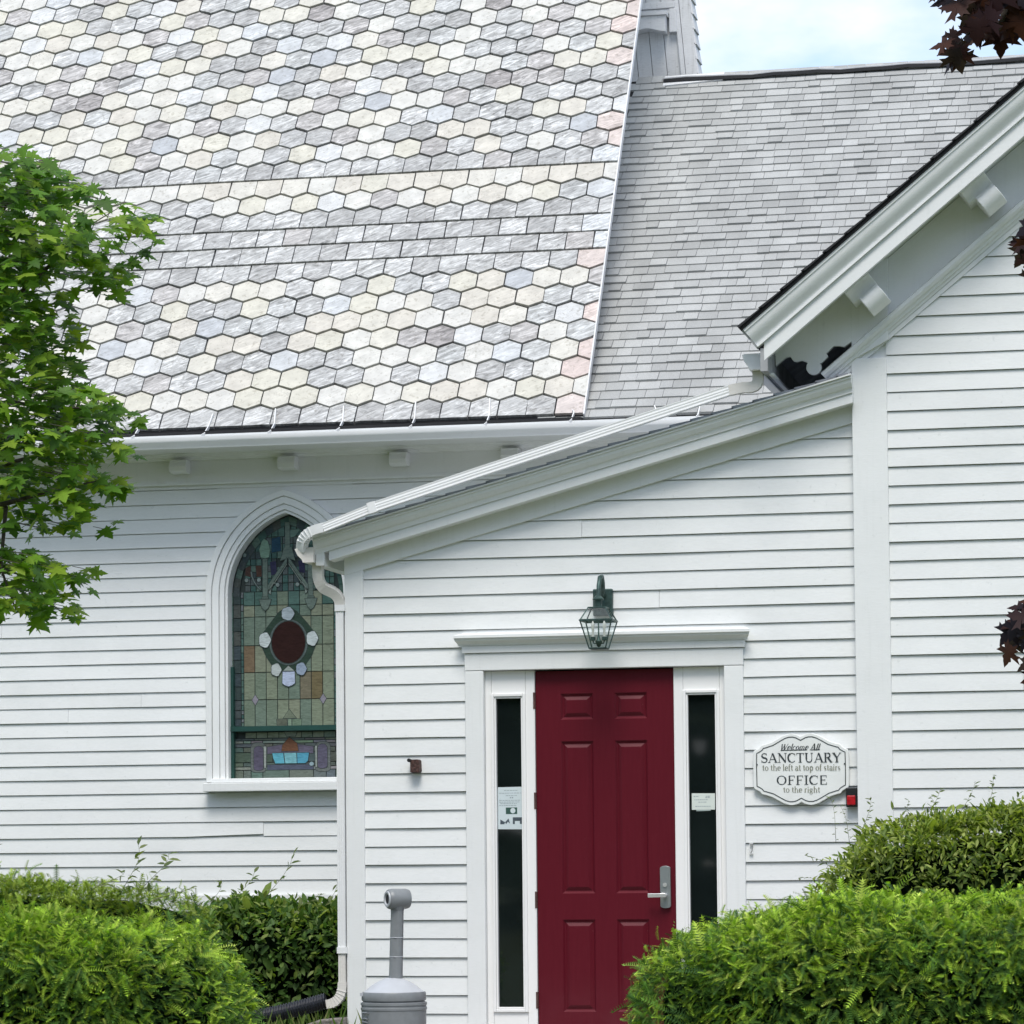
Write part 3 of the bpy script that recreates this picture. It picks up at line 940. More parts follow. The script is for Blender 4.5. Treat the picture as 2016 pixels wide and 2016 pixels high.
# window hood with ogee corbel under it
hd = empty('window_hood', (-.8, TY, 8.9)); setparent(hd, tower)
o = MB().box(-2.0, -.565, TY-.06, TY, 9.015, 9.075).box(-2.0, -.585, TY-.045, TY, 8.965, 9.01).box(-.615, -.545, TY-.06, TY, 8.79, 9.01).build('hood_frame', M_old, hd); bevel(o, .006)
cb = MB()
n = 16
top = 8.925
xs = np.linspace(-1.10, -.635, n+1)
low = [8.795 + (.018*math.sin((x+1.1)/.465*2*math.pi*1.35+2.6)) for x in xs]
cb.prism([(x, z) for x, z in zip(xs, low)] + [(xs[-1], top), (xs[0], top)], TY-.16, TY)
cb.box(-1.12, -.62, TY-.18, TY, top+.002, top+.03)
bevel(cb.build('hood_corbel', M_old, hd), .008)
MB().add([(-3.5, TY-.2, 12.5), (.0, TY-.2, 12.5), (0, TY+3, 12.5), (-3.5, TY+3, 12.5), (-1.8, TY+1.4, 18)], [(0, 3, 2, 1), (0, 1, 4), (1, 2, 4), (2, 3, 4), (3, 0, 4)]).build('spire', M_shingle, tower)

# ================================================================== ENTRY (lean-to vestibule)
entry = empty('entrance_vestibule', (.4, 0, 0), 'white clapboard lean-to entrance with sloping roof around the dark red door', 'vestibule')
ew = MB()
ew.box(-1.22, -.33, .0, .1, 0, 3.0).box(1.21, 2.05, .0, .1, 0, 3.0).box(-.33, 1.21, .0, .1, 2.46, 3.0)
ew.prism([(-1.22, 3.0), (2.05, 3.0), (2.05, 4.10), (-1.22, 3.22)], 0, .1)
ewall = ew.build('wall', M_wall, entry)
ew = MB().box(-1.225, -1.14, .1, 5.0, .0, 3.2)
ew.build('side_wall', M_wall, entry)
z_e = [.393-.116*3, .393-.116*2, .393-.116, .393, .515, .631, .75, .867, .984, 1.10, 1.216, 1.332, 1.448, 1.562, 1.677, 1.795, 1.908, 2.020, 2.134, 2.246, 2.362, 2.475, 2.586, 2.697, 2.809, 2.920, 3.035, 3.149, 3.263, 3.376, 3.490, 3.606, 3.720, 3.834]
for i, z in enumerate(z_e):
    e = (z_e[i+1] - z) if i+1 < len(z_e) else .114
    if z < 2.55:
        clapboard(entry, ewall, -1.112, -.440, z, 0, e)
        clapboard(entry, ewall, 1.318, 2.04, z, 0, e)
    else:
        xs_ = max(-1.112, -1.117 + (z - 3.091)/.264 - .12)
        clapboard(entry, ewall, xs_, 2.04, z, 0, e)
o = MB().box(-1.231, -1.110, -.034, .10, .0, 3.12).build('corner_board', M_trim, entry); bevel(o)
def rake_z(x, a): return a + (x + 1.394)*.264
TA = math.atan(.264)
# frieze board under the rake
fz = MB()
fz.prism([(-1.231, rake_z(-1.231, 3.017)), (2.035, rake_z(2.035, 3.017)), (2.035, rake_z(2.035, 3.22)), (-1.231, rake_z(-1.231, 3.22))], -.036, .0)
bevel(fz.build('frieze_board', M_trim, entry), .003)
# rake: profile (Y, drop below the roof edge), swept along the slope
def sweep(prof, xa, xb, base, slope, name, mat, parent, plumb=True, nseg=1):
    mb = MB(); rings = []
    for i in range(nseg+1):
        x = xa + (xb-xa)*i/nseg
        rings.append([(x, y, base(x) + d) for y, d in prof])
    mb.loft(rings)
    return mb.build(name, mat, parent)
rb = lambda x: 3.291 + (x + 1.394)*.264
sweep([(-.205, -.006), (-.21, -.022), (-.20, -.024), (-.195, -.045), (-.178, -.070), (-.165, -.078), (-.158, -.100), (-.158, -.106), (-.0, -.106), (-.0, -.006)], -1.392, 2.04, rb, .264, 'rake_moulding', M_trim, entry)
sweep([(-.148, -.1065), (-.148, -.166), (-.0, -.166), (-.0, -.1065)], -1.30, 2.04, rb, .264, 'rake_board', M_trim, entry)
sweep([(-.225, .004), (-.225, -.0055), (-.06, -.0055), (-.06, .004)], -1.41, 2.04, rb, .264, 'drip_edge', M_gut, entry)
er = MB()
er.loft([[(x, y, rb(x)+d) for y, d in ((-.10, .005), (5.0, .005), (5.0, .010), (-.10, .010))] for x in (-1.425, 2.03)])
eroof = er.build('lean_to_roof', plain('weathered_shingle_top', (.36, .37, .37), .9, var=.2, scale=14), entry)
# shingle ends, seen on edge
x = -1.43
while x < 2.0:
    wd = .13 if x+.14 < 2.02 else .06
    if x+wd > 2.02: break
    MB().loft([[(xx, y, rb(xx)+d) for y, d in ((-.225, .0055), (.3, .0055), (.3, .0055+t_), (-.225, .0055+t_))] for xx, t_ in ((x, .016+random.uniform(0, .003)), (x+wd+.01, .007))]).build('shingle', M_blue_grey, eroof)
    x += wd
# eave of the lean-to: fascia, gutter
zfa = 3.118
MB().box(-1.385, -1.33, -.155, 5.0, zfa, 3.235).build('eave_fascia', M_trim, entry)
MB().box(-1.33, -1.232, -.02, 5.0, 3.185, 3.20).build('soffit', M_trim, entry)
gm = MB()
def kx(zb): return [(-1.388, zb+.096), (-1.388, zb), (-1.458, zb), (-1.466, zb+.02), (-1.492, zb+.045), (-1.50, zb+.062), (-1.512, zb+.086), (-1.496, zb+.092)]
gm.loft([[(a, y, b_) for a, b_ in kx(3.136)] for y in (-.2, 5.0)])
smooth_angle(gm.build('gutter', M_old_gut, entry), 30)

# ---- door surround
o = MB().box(-.446, -.328, -.042, .05, .0, 2.432).build('door_casing', M_trim, entry); bevel(o)
o = MB().box(1.204, 1.323, -.042, .05, .0, 2.432).build('door_casing', M_trim, entry); bevel(o)
o = MB().box(-.448, 1.325, -.044, .05, 2.434, 2.543).build('door_head', M_trim, entry); bevel(o)
o = MB().box(-.462, 1.337, -.056, .05, 2.545, 2.592).build('door_head', M_trim, entry); bevel(o, .003)
cr = MB()
prof = [(-.0, 2.592), (-.062, 2.592), (-.066, 2.602), (-.082, 2.612), (-.098, 2.622), (-.102, 2.634), (-.112, 2.638), (-.112, 2.655), (-.0, 2.676)]
rings = []
for x, k in ((-.505, 1), (1.378, -1)):
    rings.append([(x + k*(.112+y)*.42, y, z) for y, z in prof])
cr.loft(rings); cr.build('door_cornice', M_trim, entry)
# white frame between the casings
fm = MB()
for x0, x1 in ((-.327, -.012), (.884, 1.203)):
    wx0, wx1 = (x0+.035, x1-.04) if x0 < 0 else (x0+.065, x1-.04)
    gx0, gx1 = (-.257, -.096) if x0 < 0 else (.968, 1.138)
    fm.box(x0, gx0-.03, .004, .06, .06, 2.431)
    fm.box(gx1+.03, x1, .004, .06, .06, 2.431)
    fm.box(gx0-.029, gx1+.029, .004, .06, 2.288, 2.431)
    fm.box(gx0-.029, gx1+.029, .004, .06, .06, .285)
o = fm.build('door_frame', M_vinyl, entry); bevel(o, .003)
for gx0, gx1 in ((-.257, -.096), (.968, 1.138)):
    sl = empty('sidelight', ((gx0+gx1)/2, 0, .3)); setparent(sl, entry)
    s = MB()
    def fr4(a, d, y0, y1):
        s.box(gx0-a, gx0-d, y0, y1, .317-a, 2.257+a); s.box(gx1+d, gx1+a, y0, y1, .317-a, 2.257+a)
        s.box(gx0-d+.0003, gx1+d-.0003, y0, y1, 2.257+d, 2.257+a); s.box(gx0-d+.0003, gx1+d-.0003, y0, y1, .317-a, .317-d)
    fr4(.031, .012, -.010, .05); fr4(.0115, .0, -.002, .05)
    bevel(s.build('glazing_bead', M_vinyl, sl), .003)
    MB().box(gx0-.004, gx1+.004, .028, .034, .313, 2.261).build('glass_pane', M_pane, sl)
for x0 in (-.011, .881):
    MB().box(x0-.001, x0+.004, -.0, .06, .05, 2.43).build('jamb', M_vinyl, entry)
MB().box(-.44, 1.32, -.12, .1, .0, .055).build('threshold', plain('worn_sill', (.45, .44, .42), .6), entry)
MB().box(-.3, 1.18, .06, .09, .05, 2.45).build('dark_backing', M_dark, entry)

# ---- the door
door = empty('front_door', (.44, 0, .06)); setparent(door, entry)
door['label'] = 'dark red six-panel door with a silver lever handle'
M_red, nt, b = newmat('maroon_door_paint')
p = pos(nt)
c = mixc(nt, ramp(nt, noise(nt, vmap(nt, p, (30, 30, 2.5)), 2, 4), [(.3, 0), (.8, .5)]), (.094, .0038, .0115), (.116, .0072, .0165))
sc_ = ramp(nt, noise(nt, vmap(nt, p, (1, 1, 1)), 55, 3, .7), [(.70, 0), (.76, .25)])
c = mixc(nt, sc_, c, (.30, .14, .15))
low_ = nt.nodes.new('ShaderNodeSeparateXYZ'); nt.links.new(p, low_.inputs[0])
dd = math_(nt, 'MULTIPLY', math_(nt, 'SUBTRACT', .55, low_.outputs[2]), 1.1)
dcl = nt.nodes.new('ShaderNodeClamp'); nt.links.new(dd, dcl.inputs[0])
dust = math_(nt, 'MULTIPLY', dcl.outputs[0], ramp(nt, noise(nt, p, 7, 5), [(.3, .1), (.7, .5)]))
c = mixc(nt, dust, c, (.15, .05, .06))
nt.links.new(c, b.inputs['Base Color']); b.inputs['Roughness'].default_value = .45; b.inputs['Specular IOR Level'].default_value = .22
bump(nt, b, noise(nt, vmap(nt, p, (60, 60, 6)), 2, 3), .12, .002)
PNX = [(.156, .364), (.501, .707)]
PNZ = [(.287, .863), (1.026, 1.981), (2.117, 2.281)]
slab = MB()
XS = [-.003] + [v for pr_ in PNX for v in pr_] + [.879]
ZSs = [.06] + [v for pr_ in PNZ for v in pr_] + [2.424]
for i in range(len(XS)-1):
    for j in range(len(ZSs)-1):
        if i % 2 == 1 and j % 2 == 1: continue
        slab.add([(XS[i], .018, ZSs[j]), (XS[i+1], .018, ZSs[j]), (XS[i+1], .018, ZSs[j+1]), (XS[i], .018, ZSs[j+1])], [(0, 1, 2, 3)])
slab.box(-.003, .879, .034, .058, .06, 2.424)
slab.add([(-.003, .018, .06), (-.003, .034, .06), (-.003, .034, 2.424), (-.003, .018, 2.424)], [(0, 3, 2, 1)])
slab.add([(.879, .018, .06), (.879, .034, .06), (.879, .034, 2.424), (.879, .018, 2.424)], [(0, 1, 2, 3)])
slab.build('door_leaf', M_red, door)
for x0, x1 in PNX:
    for z0, z1 in PNZ:
        pm = MB()
        lev = [(0, .018), (.012, .030), (.018, .031), (.040, .020), (.044, .0195)]
        prev = None
        for d, y in lev:
            rg = [(x0+d, y, z0+d), (x1-d, y, z0+d), (x1-d, y, z1-d), (x0+d, y, z1-d)]
            if prev:
                pm.add(prev+rg, [(i, (i+1) % 4, (i+1) % 4+4, i+4) for i in range(4)])
            prev = rg
        pm.add(prev, [(0, 1, 2, 3)])
        pm.build('door_panel', M_red, door)
M_steel = plain('brushed_steel', (.42, .45, .46), .38, metal=.85, var=.1)
M_silver = plain('polished_steel', (.80, .80, .79), .3, metal=.7, var=.05)
hn = MB()
pl_ = []
for i in range(9): a = math.pi*i/8; pl_.append((.8135+.0325*math.cos(a), 1.178+.016*math.sin(a)))
for i in range(9): a = math.pi+math.pi*i/8; pl_.append((.8145+.0325*math.cos(a), .947+.016*math.sin(a)))
hn.prism(pl_, -.008, .018)
hnd = hn.build('lock_plate', M_steel, door); bevel(hnd, .004)
o = MB().tube([(.815, -.008, 1.011), (.815, -.055, 1.011)], .013, 12).tube([(.822, -.05, 1.013), (.79, -.056, 1.012), (.711, -.052, 1.011)], 1, prof=[(-.007, -.0125), (.007, -.0125), (.007, .0125), (-.007, .0125)]).build('door_handle', M_silver, door); bevel(o, .003)
MB().tube([(.812, -.008, 1.076), (.812, -.016, 1.076)], .013, 14).build('key_cylinder', M_silver, door)
M_hinge = plain('rusty_hinge', (.10, .05, .045), .6, metal=.3, var=.5, scale=60)
for zc in (2.24, 1.61, .988, .36):
    h_ = MB()
    h_.tube([(-.0095, .006, zc-.052), (-.0095, .006, zc+.052)], .0085, 10)
    h_.box(-.0165, -.003, .004, .012, zc-.050, zc+.050)
    h_.build('hinge', M_hinge, door)

# ================================================================== GABLED HALL (right)
hall = empty('gabled_hall', (4, 0, 0), 'white clapboard gabled building with deep bracketed eaves and wide corner board', 'building')
SLP = .8147
GA = math.atan(SLP); cg, sg_ = math.cos(GA), math.sin(GA)
hw_ = MB().box(2.04, 9.0, -.05, .1, 0, 4.2)
hw_.prism([(2.04, 4.2), (9.0, 4.2), (9.0, 4.55), (5.6, 7.45), (2.04, 4.55)], -.05, .1)
hwall = hw_.build('wall', M_wall, hall)
z_h = [1.54-.1165*k for k in range(12, 0, -1)] + [1.54, 1.656, 1.774, 1.893, 2.011, 2.128, 2.244, 2.359, 2.475, 2.591, 2.707, 2.823, 2.939, 3.055, 3.171, 3.288, 3.404, 3.520, 3.634, 3.750, 3.863, 3.980, 4.097, 4.212, 4.328, 4.445, 4.563] + [4.563+.1165*k for k in range(1, 9)]
for i, z in enumerate(z_h):
    e = (z_h[i+1]-z) if i+1 < len(z_h) else .1165
    xs_ = max(2.243, 2.253 + (z-4.42)/SLP - .06)
    clapboard(hall, hwall, xs_, 5.2, z, -.05, e)
o = MB().box(2.029, 2.245, -.090, .10, 0, 4.31).build('corner_board', M_trim, hall); bevel(o)
# wall side above the lean-to roof: mottled blue-grey, darker than the front
MB().box(2.02, 2.04, .1, 8.5, 2.0, 4.55).build('side_wall', M_blue_grey, hall)
# rake parts: local frame along the rake t, normal n (up-left), starting at the drip corner
def rk(t, n, y): return (1.416 + t*cg - n*sg_, y, 4.456 + t*sg_ + n*cg)
def rake(prof, t0, t1, name, mat, parent=hall, tcut=None):
    """prof: (y, n); tcut(n) shifts the lower end"""
    mb = MB(); n_ = len(prof)
    rings = []
    for t in (t0, t1):
        rings.append([rk(t + (tcut(n) if (tcut and t == t0) else 0), n, y) for y, n in prof])
    return mb.loft(rings).build(name, mat, parent)
T1 = 5.6
rake([(-.515, .0), (-.515, .018), (8.5, .018), (8.5, .0)], -.01, T1, 'roof_deck', M_dark)
x = -.015
hroof = MB().add([], []).build('roof_edge', M_edge, hall)
k = 0
while x < 3.4:
    t_ = .014
    wd = .17
    mb = MB().loft([[rk(x, n, y) for y, n in ((-.53, .0185), (.4, .0185), (.4, .034), (-.53, .034))], [rk(x+wd+.02, n, y) for y, n in ((-.53, .0185), (.4, .0185), (.4, .024), (-.53, .024))]])
    mb.build('shingle', M_edge, hroof); x += wd
cym = [(-.505, -.002), (-.505, -.018), (-.497, -.020), (-.495, -.040), (-.488, -.060), (-.472, -.082), (-.455, -.098), (-.448, -.110), (-.447, -.118), (-.455, -.120), (-.455, -.133), (-.40, -.133), (-.40, -.002)]
smooth_angle(rake(cym, 0, T1, 'rake_crown', M_trim), 35)
plumb = lambda n: n*SLP*0
rake([(-.436, -.1335), (-.436, -.219), (-.395, -.219), (-.395, -.1335)], .045, T1, 'rake_board', M_trim, tcut=lambda n: (n+.1335)*SLP*-.0 + (-(n+.1335)*-.0) + (.0 if n > -.2 else -.070))
# end return of the crown
MB().loft([[rk(t, n, y) for y, n in ((-.50, -.002), (-.46, -.133), (-.40, -.133), (-.40, -.002))] for t in (-.012, -.001)]).build('crown_return', M_fascia, hall)
# sloping soffit planks
for k in range(4):
    ya = -.394 + k*.088
    rake([(ya+.001, -.150), (ya+.001, -.165), (ya+.085, -.165), (ya+.085, -.150)], .02, T1, 'soffit_plank', M_trim)
rake([(-.068, -.168), (-.068, -.452), (-.048, -.452), (-.048, -.168)], .62, T1, 'frieze_board', M_trim)
bm = [(-.050, -.448), (-.120, -.448), (-.135, -.456), (-.137, -.476), (-.126, -.492), (-.108, -.500), (-.104, -.512), (-.090, -.520), (-.086, -.532), (-.050, -.532)]
smooth_angle(rake(bm, .185, T1, 'bed_moulding', M_trim), 30)
rake([(-.050, -.5325), (-.078, -.5325), (-.078, -.560), (-.050, -.560)], .28, T1, 'bed_fillet', M_trim)
# brackets (modillions) under the rake
def bracket(t0):
    wd = .138
    up = [(-.36, -.168), (-.36, -.215), (-.352, -.224), (-.334, -.230), (-.308, -.236), (-.286, -.248), (-.272, -.264), (-.266, -.284), (-.068, -.284), (-.068, -.168)]
    smooth_angle(bevel(MB().loft([[rk(t, n, y) for y, n in up] for t in (t0-.045, t0+wd+.004)]).build('rake_bracket', M_trim, hall), .004), 30)
    sc3 = [(-.300, -.285), (-.306, -.296), (-.322, -.300), (-.334, -.312), (-.340, -.332), (-.337, -.356), (-.326, -.378), (-.306, -.398), (-.280, -.412), (-.250, -.420), (-.215, -.418), (-.188, -.408), (-.172, -.392), (-.068, -.392), (-.068, -.285)]
    smooth_angle(bevel(MB().loft([[rk(t, n, y) for y, n in sc3] for t in (t0, t0+wd)]).build('bracket_scroll', M_trim, hall), .004), 30)
for t0 in (.655, 1.575, 2.495, 3.415): bracket(t0)
# scroll-cut board closing the eave at the corner
pts = [(1.563, 4.283), (1.629, 4.334), (1.654, 4.337), (1.674, 4.308), (1.694, 4.303), (1.727, 4.31), (1.751, 4.30), (1.765, 4.290)]
for i in range(13):
    a = R(140 + 260*i/12)
    pts.append((1.799+.047*math.cos(a), 4.264+.047*math.sin(a)))
pts += [(1.845, 4.288), (1.888, 4.328), (1.878, 4.348), (1.924, 4.392), (1.956, 4.392), (1.989, 4.385), (2.034, 4.416), (2.034, 4.755), (1.90, 4.645), (1.70, 4.482), (1.56, 4.365)]
MB().prism(pts, -.105, -.07).build('scroll_board', M_trim, hall)
MB().prism([(2.034, 4.312), (2.06, 4.312), (2.26, 4.42), (2.26, 4.93), (2.034, 4.745)], -.100, -.05).build('frieze_block', M_trim, hall)
# left eave running back: fascia, gutter, dark soffit
MB().box(1.512, 1.556, -.435, 6.0, 4.205, 4.345).build('eave_fascia', M_fascia, hall)
MB().box(1.514, 1.52, -.30, 6.0, 4.197, 4.204).box(1.548, 1.575, -.30, 6.0, 4.197, 4.212).build('fascia_trim', M_trim, hall)
MB().add([(1.556, -.06, 4.34), (2.02, -.06, 4.34+.464*SLP*.9), (2.02, 6, 4.34+.464*SLP*.9), (1.556, 6, 4.34)], [(0, 1, 2, 3)]).build('dark_soffit', M_blue_grey, hall)
gm = MB()
def kx2(zb): return [(1.509, zb+.10), (1.509, zb), (1.430, zb), (1.424, zb+.02), (1.402, zb+.05), (1.396, zb+.066), (1.388, zb+.09), (1.400, zb+.098)]
gm.loft([[(a, y, b_) for a, b_ in kx2(4.228)] for y in (-.36, 6.0)])
smooth_angle(gm.build('gutter', M_gut, hall), 30)
# roof, far side
MB().add([rk(T1, 0, -.5), rk(T1, 0, 8.5), (9.8, 8.5, 4.4), (9.8, -.5, 4.4)], [(0, 3, 2, 1)]).build('far_slope', M_dark, hall)

# ================================================================== DOWNSPOUTS
RP = [(-.5, -.62), (-.35, -.62), (-.33, -.55), (-.2, -.55), (-.18, -.62), (.0, -.62), (.02, -.55), (.18, -.55), (.2, -.62), (.36, -.62), (.5, -.62), (.5, .62), (-.5, .62)]
RP = [(b_*1.0, a) for a, b_ in RP]
def arc_pts(p0, p1, p2, n=6):
    """quadratic curve"""
    p0, p1, p2 = Vector(p0), Vector(p1), Vector(p2)
    return [(p0*(1-t)*(1-t) + p1*2*t*(1-t) + p2*t*t) for t in [i/n for i in range(n+1)]]
def flat_prof(w, d, ribs=True):
    """(depth a towards +Y, side b)"""
    if not ribs: return [(-d/2, -w/2), (-d/2, w/2), (d/2, w/2), (d/2, -w/2)]
    o_ = []
    for i in range(13):
        b_ = -w/2 + w*i/12
        o_.append((-d/2 + (.0016 if i in (2, 3, 6, 9, 10) else 0), b_))
    return o_ + [(d/2, w/2), (d/2, -w/2)]
roofpipe = empty('roof_downspout', (.6, -.15, 4.0), 'white ribbed downspout running down along the sloping entrance roof', 'downspout')
yp = -.27
a0, a1 = (1.30, yp, 4.118), (-1.30, yp, 3.345)
sp = MB().tube([a0, (.7, yp, 3.946), (-.3, yp, 3.662), (-.98, yp, 3.462)], 1, prof=flat_prof(.062, .05)).build('pipe', M_gut, roofpipe)
sp = MB().tube([(-.975, yp+.003, 3.463), a1], 1, prof=flat_prof(.056, .046)).build('pipe', M_gut, roofpipe)
MB().tube([Vector((1.474, yp, 4.24))] + arc_pts((1.474, yp, 4.185), (1.478, yp, 4.118), (1.385, yp, 4.132), 6) + [Vector((1.295, yp, 4.117))], 1, prof=flat_prof(.064, .052, False)).build('elbow', M_old_gut, roofpipe)
el = arc_pts((-1.295, yp+.002, 3.347), (-1.465, yp+.03, 3.325), (-1.466, yp+.09, 3.215), 10)
MB().tube(el, 1, prof=flat_prof(.060, .05, False)).build('elbow', M_gut, roofpipe)
rings_ = MB()
for i in range(3, 8):
    p0 = el[i]; p1 = el[i] + (el[i+1]-el[i])*.25
    rings_.tube([p0, p1], 1, prof=flat_prof(.067, .057, False))
rings_.build('elbow_crimp', M_gut, roofpipe)
o = MB().tube([(-.955, yp-.001, 3.469), (-1.005, yp-.001, 3.455)], 1, prof=flat_prof(.070, .056, False)).build('coupling', M_gut, roofpipe)

ds = empty('corner_downspout', (-1.27, .05, 0), 'white downspout with S bend beside the left corner of the entrance', 'downspout')
yq = -.02
pth = arc_pts((-1.385, yq-.08, 3.138), (-1.40, yq-.07, 3.0), (-1.345, yq-.04, 2.975), 6) + arc_pts((-1.345, yq-.04, 2.975), (-1.245, yq-.01, 2.95), (-1.254, yq+.0, 2.862), 7)[1:]
xd = -1.262
pth = [Vector((p_.x - (.008 if i > 6 else 0), p_.y, p_.z)) for i, p_ in enumerate(pth)]
MB().tube(pth, 1, prof=flat_prof(.062, .055, False)).build('elbow', M_old_gut, ds)
MB().tube([(xd, yq, 2.87), (xd, yq, .69)], 1, prof=flat_prof(.050, .05)).build('pipe', M_gut, ds)
MB().tube([(xd, yq, .70), (xd, yq, .47)], 1, prof=flat_prof(.046, .046)).build('pipe', M_old_gut, ds)
for zc in (2.853, .678): MB().box(xd-.030, xd+.036, yq-.031, yq+.03, zc-.02, zc+.02).build('strap', M_gut, ds)
el = arc_pts((xd, yq, .475), (xd+.005, yq, .345), (xd-.105, yq-.01, .335), 9)
MB().tube(el, 1, prof=flat_prof(.056, .05, False)).build('elbow', M_old_gut, ds)
rg_ = MB()
for i in range(2, 8): rg_.tube([el[i], el[i]+(el[i+1]-el[i])*.22], 1, prof=flat_prof(.062, .056, False))
rg_.build('elbow_crimp', M_old_gut, ds)

# black corrugated drain hose
hose = MB(); rings = []
pa, pb = Vector((-1.372, -.03, .358)), Vector((-1.95, -.10, .235))
dvec = (pb-pa).normalized(); aa = Vector((0, 1, 0)); bb = dvec.cross(aa).normalized(); aa = bb.cross(dvec)
NR = 34
ringl = []
for k in range(NR*4):
    t = k/(NR*4-1); r_ = .053 if (k % 4) in (0, 1) else .045
    c_ = pa + (pb-pa)*t + Vector((0, 0, -.012*math.sin(t*math.pi)))
    ringl.append([c_ + (aa*math.cos(q)+bb*math.sin(q))*r_ for q in [2*math.pi*i/18 for i in range(18)]])
hose.loft(ringl, cap=False)
hose.loft([[c0 for c0 in ringl[0]], [pa + (v-pa)*.8 + dvec*.02 for v in ringl[0]]], cap=False)
tag(hose.build('drain_hose', plain('black_corrugated_plastic', (.022, .024, .032), .38, var=.2)), 'black corrugated drain hose fed by the corner downspout', 'hose')
# concrete block
cbk = MB()
cbk.v = []
bm_pts = [(-1.66, .150), (-1.50, .205), (-1.38, .245), (-1.235, .255), (-1.235, .0), (-1.70, .0)]
blk = MB().prism(bm_pts, -.16, .06)
blk_o = blk.build('concrete_block', plain('rough_concrete', (.22, .20, .18), .95, var=.5, scale=25, bumpy=1.0))
bevel(blk_o, .012)
tag(blk_o, 'rough broken concrete block beneath the corner downspout outlet', 'block')
M_hole_shade = M_dark
for hx in (-1.345, -1.265):  # flat dark discs on the face, painted as the shade in the block's holes
    MB().prism([(hx+.030*math.cos(a), .170+.035*math.sin(a)) for a in [2*math.pi*i/10 for i in range(10)]], -.166, -.150).build('hole_shade', M_hole_shade, blk_o)

# ================================================================== LANTERN
lan = empty('wall_lantern', (.44, 0, 2.8), 'dark green metal wall lantern with clear glass panes above the red door', 'lantern')
M_vg = plain('verdigris_metal', (.045, .085, .078), .5, metal=.4, var=.45, scale=40)
o = MB().box(.384, .507, -.058, .0, 2.76, 2.93).build('back_plate', M_vg, lan); bevel(o, .006)
hook = [Vector((.452, -.05, 2.885)), Vector((.456, -.10, 2.90)), Vector((.462, -.13, 2.96)), Vector((.466, -.18, 2.995)), Vector((.466, -.25, 2.985)), Vector((.465, -.285, 2.93)), Vector((.464, -.295, 2.87))]
smooth_angle(MB().tube(hook, [.016, .015, .014, .014, .014, .014, .012], 10).build('arm', M_vg, lan), 60)
LX, LY = .464, -.30
smooth_angle(MB().lathe(LX, LY, [(.002, 2.873), (.016, 2.868), (.036, 2.848), (.034, 2.840), (.024, 2.838), (.023, 2.80), (.030, 2.796), (.030, 2.790)], 18).build('chimney_cap', M_vg, lan), 40)
def sq(h, z, rz=R(0)): return [(LX+h*math.cos(R(45+90*k)+rz)*1.414, LY+h*math.sin(R(45+90*k)+rz)*1.414, z) for k in range(4)]
LT, LM, LB = sq(.055, 2.792), sq(.099, 2.712), sq(.052, 2.541)
bars = MB()
for A, B in ((LT, LM), (LM, LB)):
    for k in range(4): bars.tube([A[k], B[k]], .0045, 5)
for S_, r_ in ((LT, .005), (LM, .0075), (LB, .005)):
    for k in range(4): bars.tube([S_[k], S_[(k+1) % 4]], r_, 5)
bars.build('cage_bars', M_vg, lan)
MB().add(sq(.052, 2.540) + sq(.052, 2.535), [(0, 1, 2, 3), (7, 6, 5, 4)]).build('base_plate', M_vg, lan)
M_clear, nt, b = newmat('lantern_glass')
b.inputs['Base Color'].default_value = (.93, .96, .96, 1); b.inputs['Roughness'].default_value = .05
tb = nt.nodes.new('ShaderNodeBsdfTransparent'); tb.inputs[0].default_value = (.90, .93, .92, 1)
gl = nt.nodes.new('ShaderNodeBsdfGlossy'); gl.inputs['Roughness'].default_value = .08
mx = nt.nodes.new('ShaderNodeMixShader'); mx.inputs[0].default_value = .055
nt.links.new(tb.outputs[0], mx.inputs[1]); nt.links.new(gl.outputs[0], mx.inputs[2]); nt.links.new(mx.outputs[0], nt.nodes['Material Output'].inputs['Surface'])
for A, B in ((LT, LM), (LM, LB)):
    for k in range(4):
        j = (k+1) % 4
        MB().add([A[k], A[j], B[j], B[k]], [(0, 1, 2, 3)]).build('glass_pane', M_clear, lan)
cl = MB().lathe(LX, LY, [(.002, 2.548), (.012, 2.555), (.022, 2.585), (.010, 2.60), (.005, 2.62), (.004, 2.70), (.002, 2.702)], 12)
for s_ in (-1, 1):
    cl.tube([(LX, LY, 2.575), (LX+s_*.03, LY, 2.572), (LX+s_*.036, LY, 2.59)], .005, 6)
    cl.lathe(LX+s_*.036, LY, [(.016, 2.590), (.016, 2.612), (.012, 2.613), (.002, 2.614)], 10)
smooth_angle(cl.build('candle_cluster', M_vg, lan), 50)
cn = MB()
for s_ in (-1, 1): cn.lathe(LX+s_*.036, LY, [(.008, 2.614), (.008, 2.66), (.012, 2.675), (.010, 2.695), (.002, 2.712)], 10)
smooth_angle(cn.build('bulb', plain('frosted_bulb', (.75, .74, .70), .25), lan), 60)

# ================================================================== SIGN
sign = empty('church_sign', (1.68, -.04, 1.57), 'white scalloped sign reading Welcome All Sanctuary and Office beside the door', 'sign')
half = [(0, 1.985), (.020, 1.996), (.045, 2.003), (.075, 2.003), (.105, 1.994), (.140, 1.975), (.180, 1.952), (.225, 1.938), (.243, 1.935), (.256, 1.918), (.272, 1.908), (.290, 1.901), (.2955, 1.885), (.297, 1.80)]
zmid = 1.782
def sign_outline(d):
    top = [(1.6775+x, z) for x, z in half]
    bot = [(x, 2*zmid-z) for x, z in top[::-1]]
    rt = top + bot[1:] if top[-1][1] != bot[0][1] else top + bot[1:]
    lf = [(2*1.6775-x, z) for x, z in rt[::-1]][1:-1]
    pts = rt + lf
    return shrink(pts, d)
M_signw = plain('sign_white', (.80, .82, .80), .4, var=.04)
M_ink = plain('sign_ink', (.035, .045, .050), .5, var=.1)
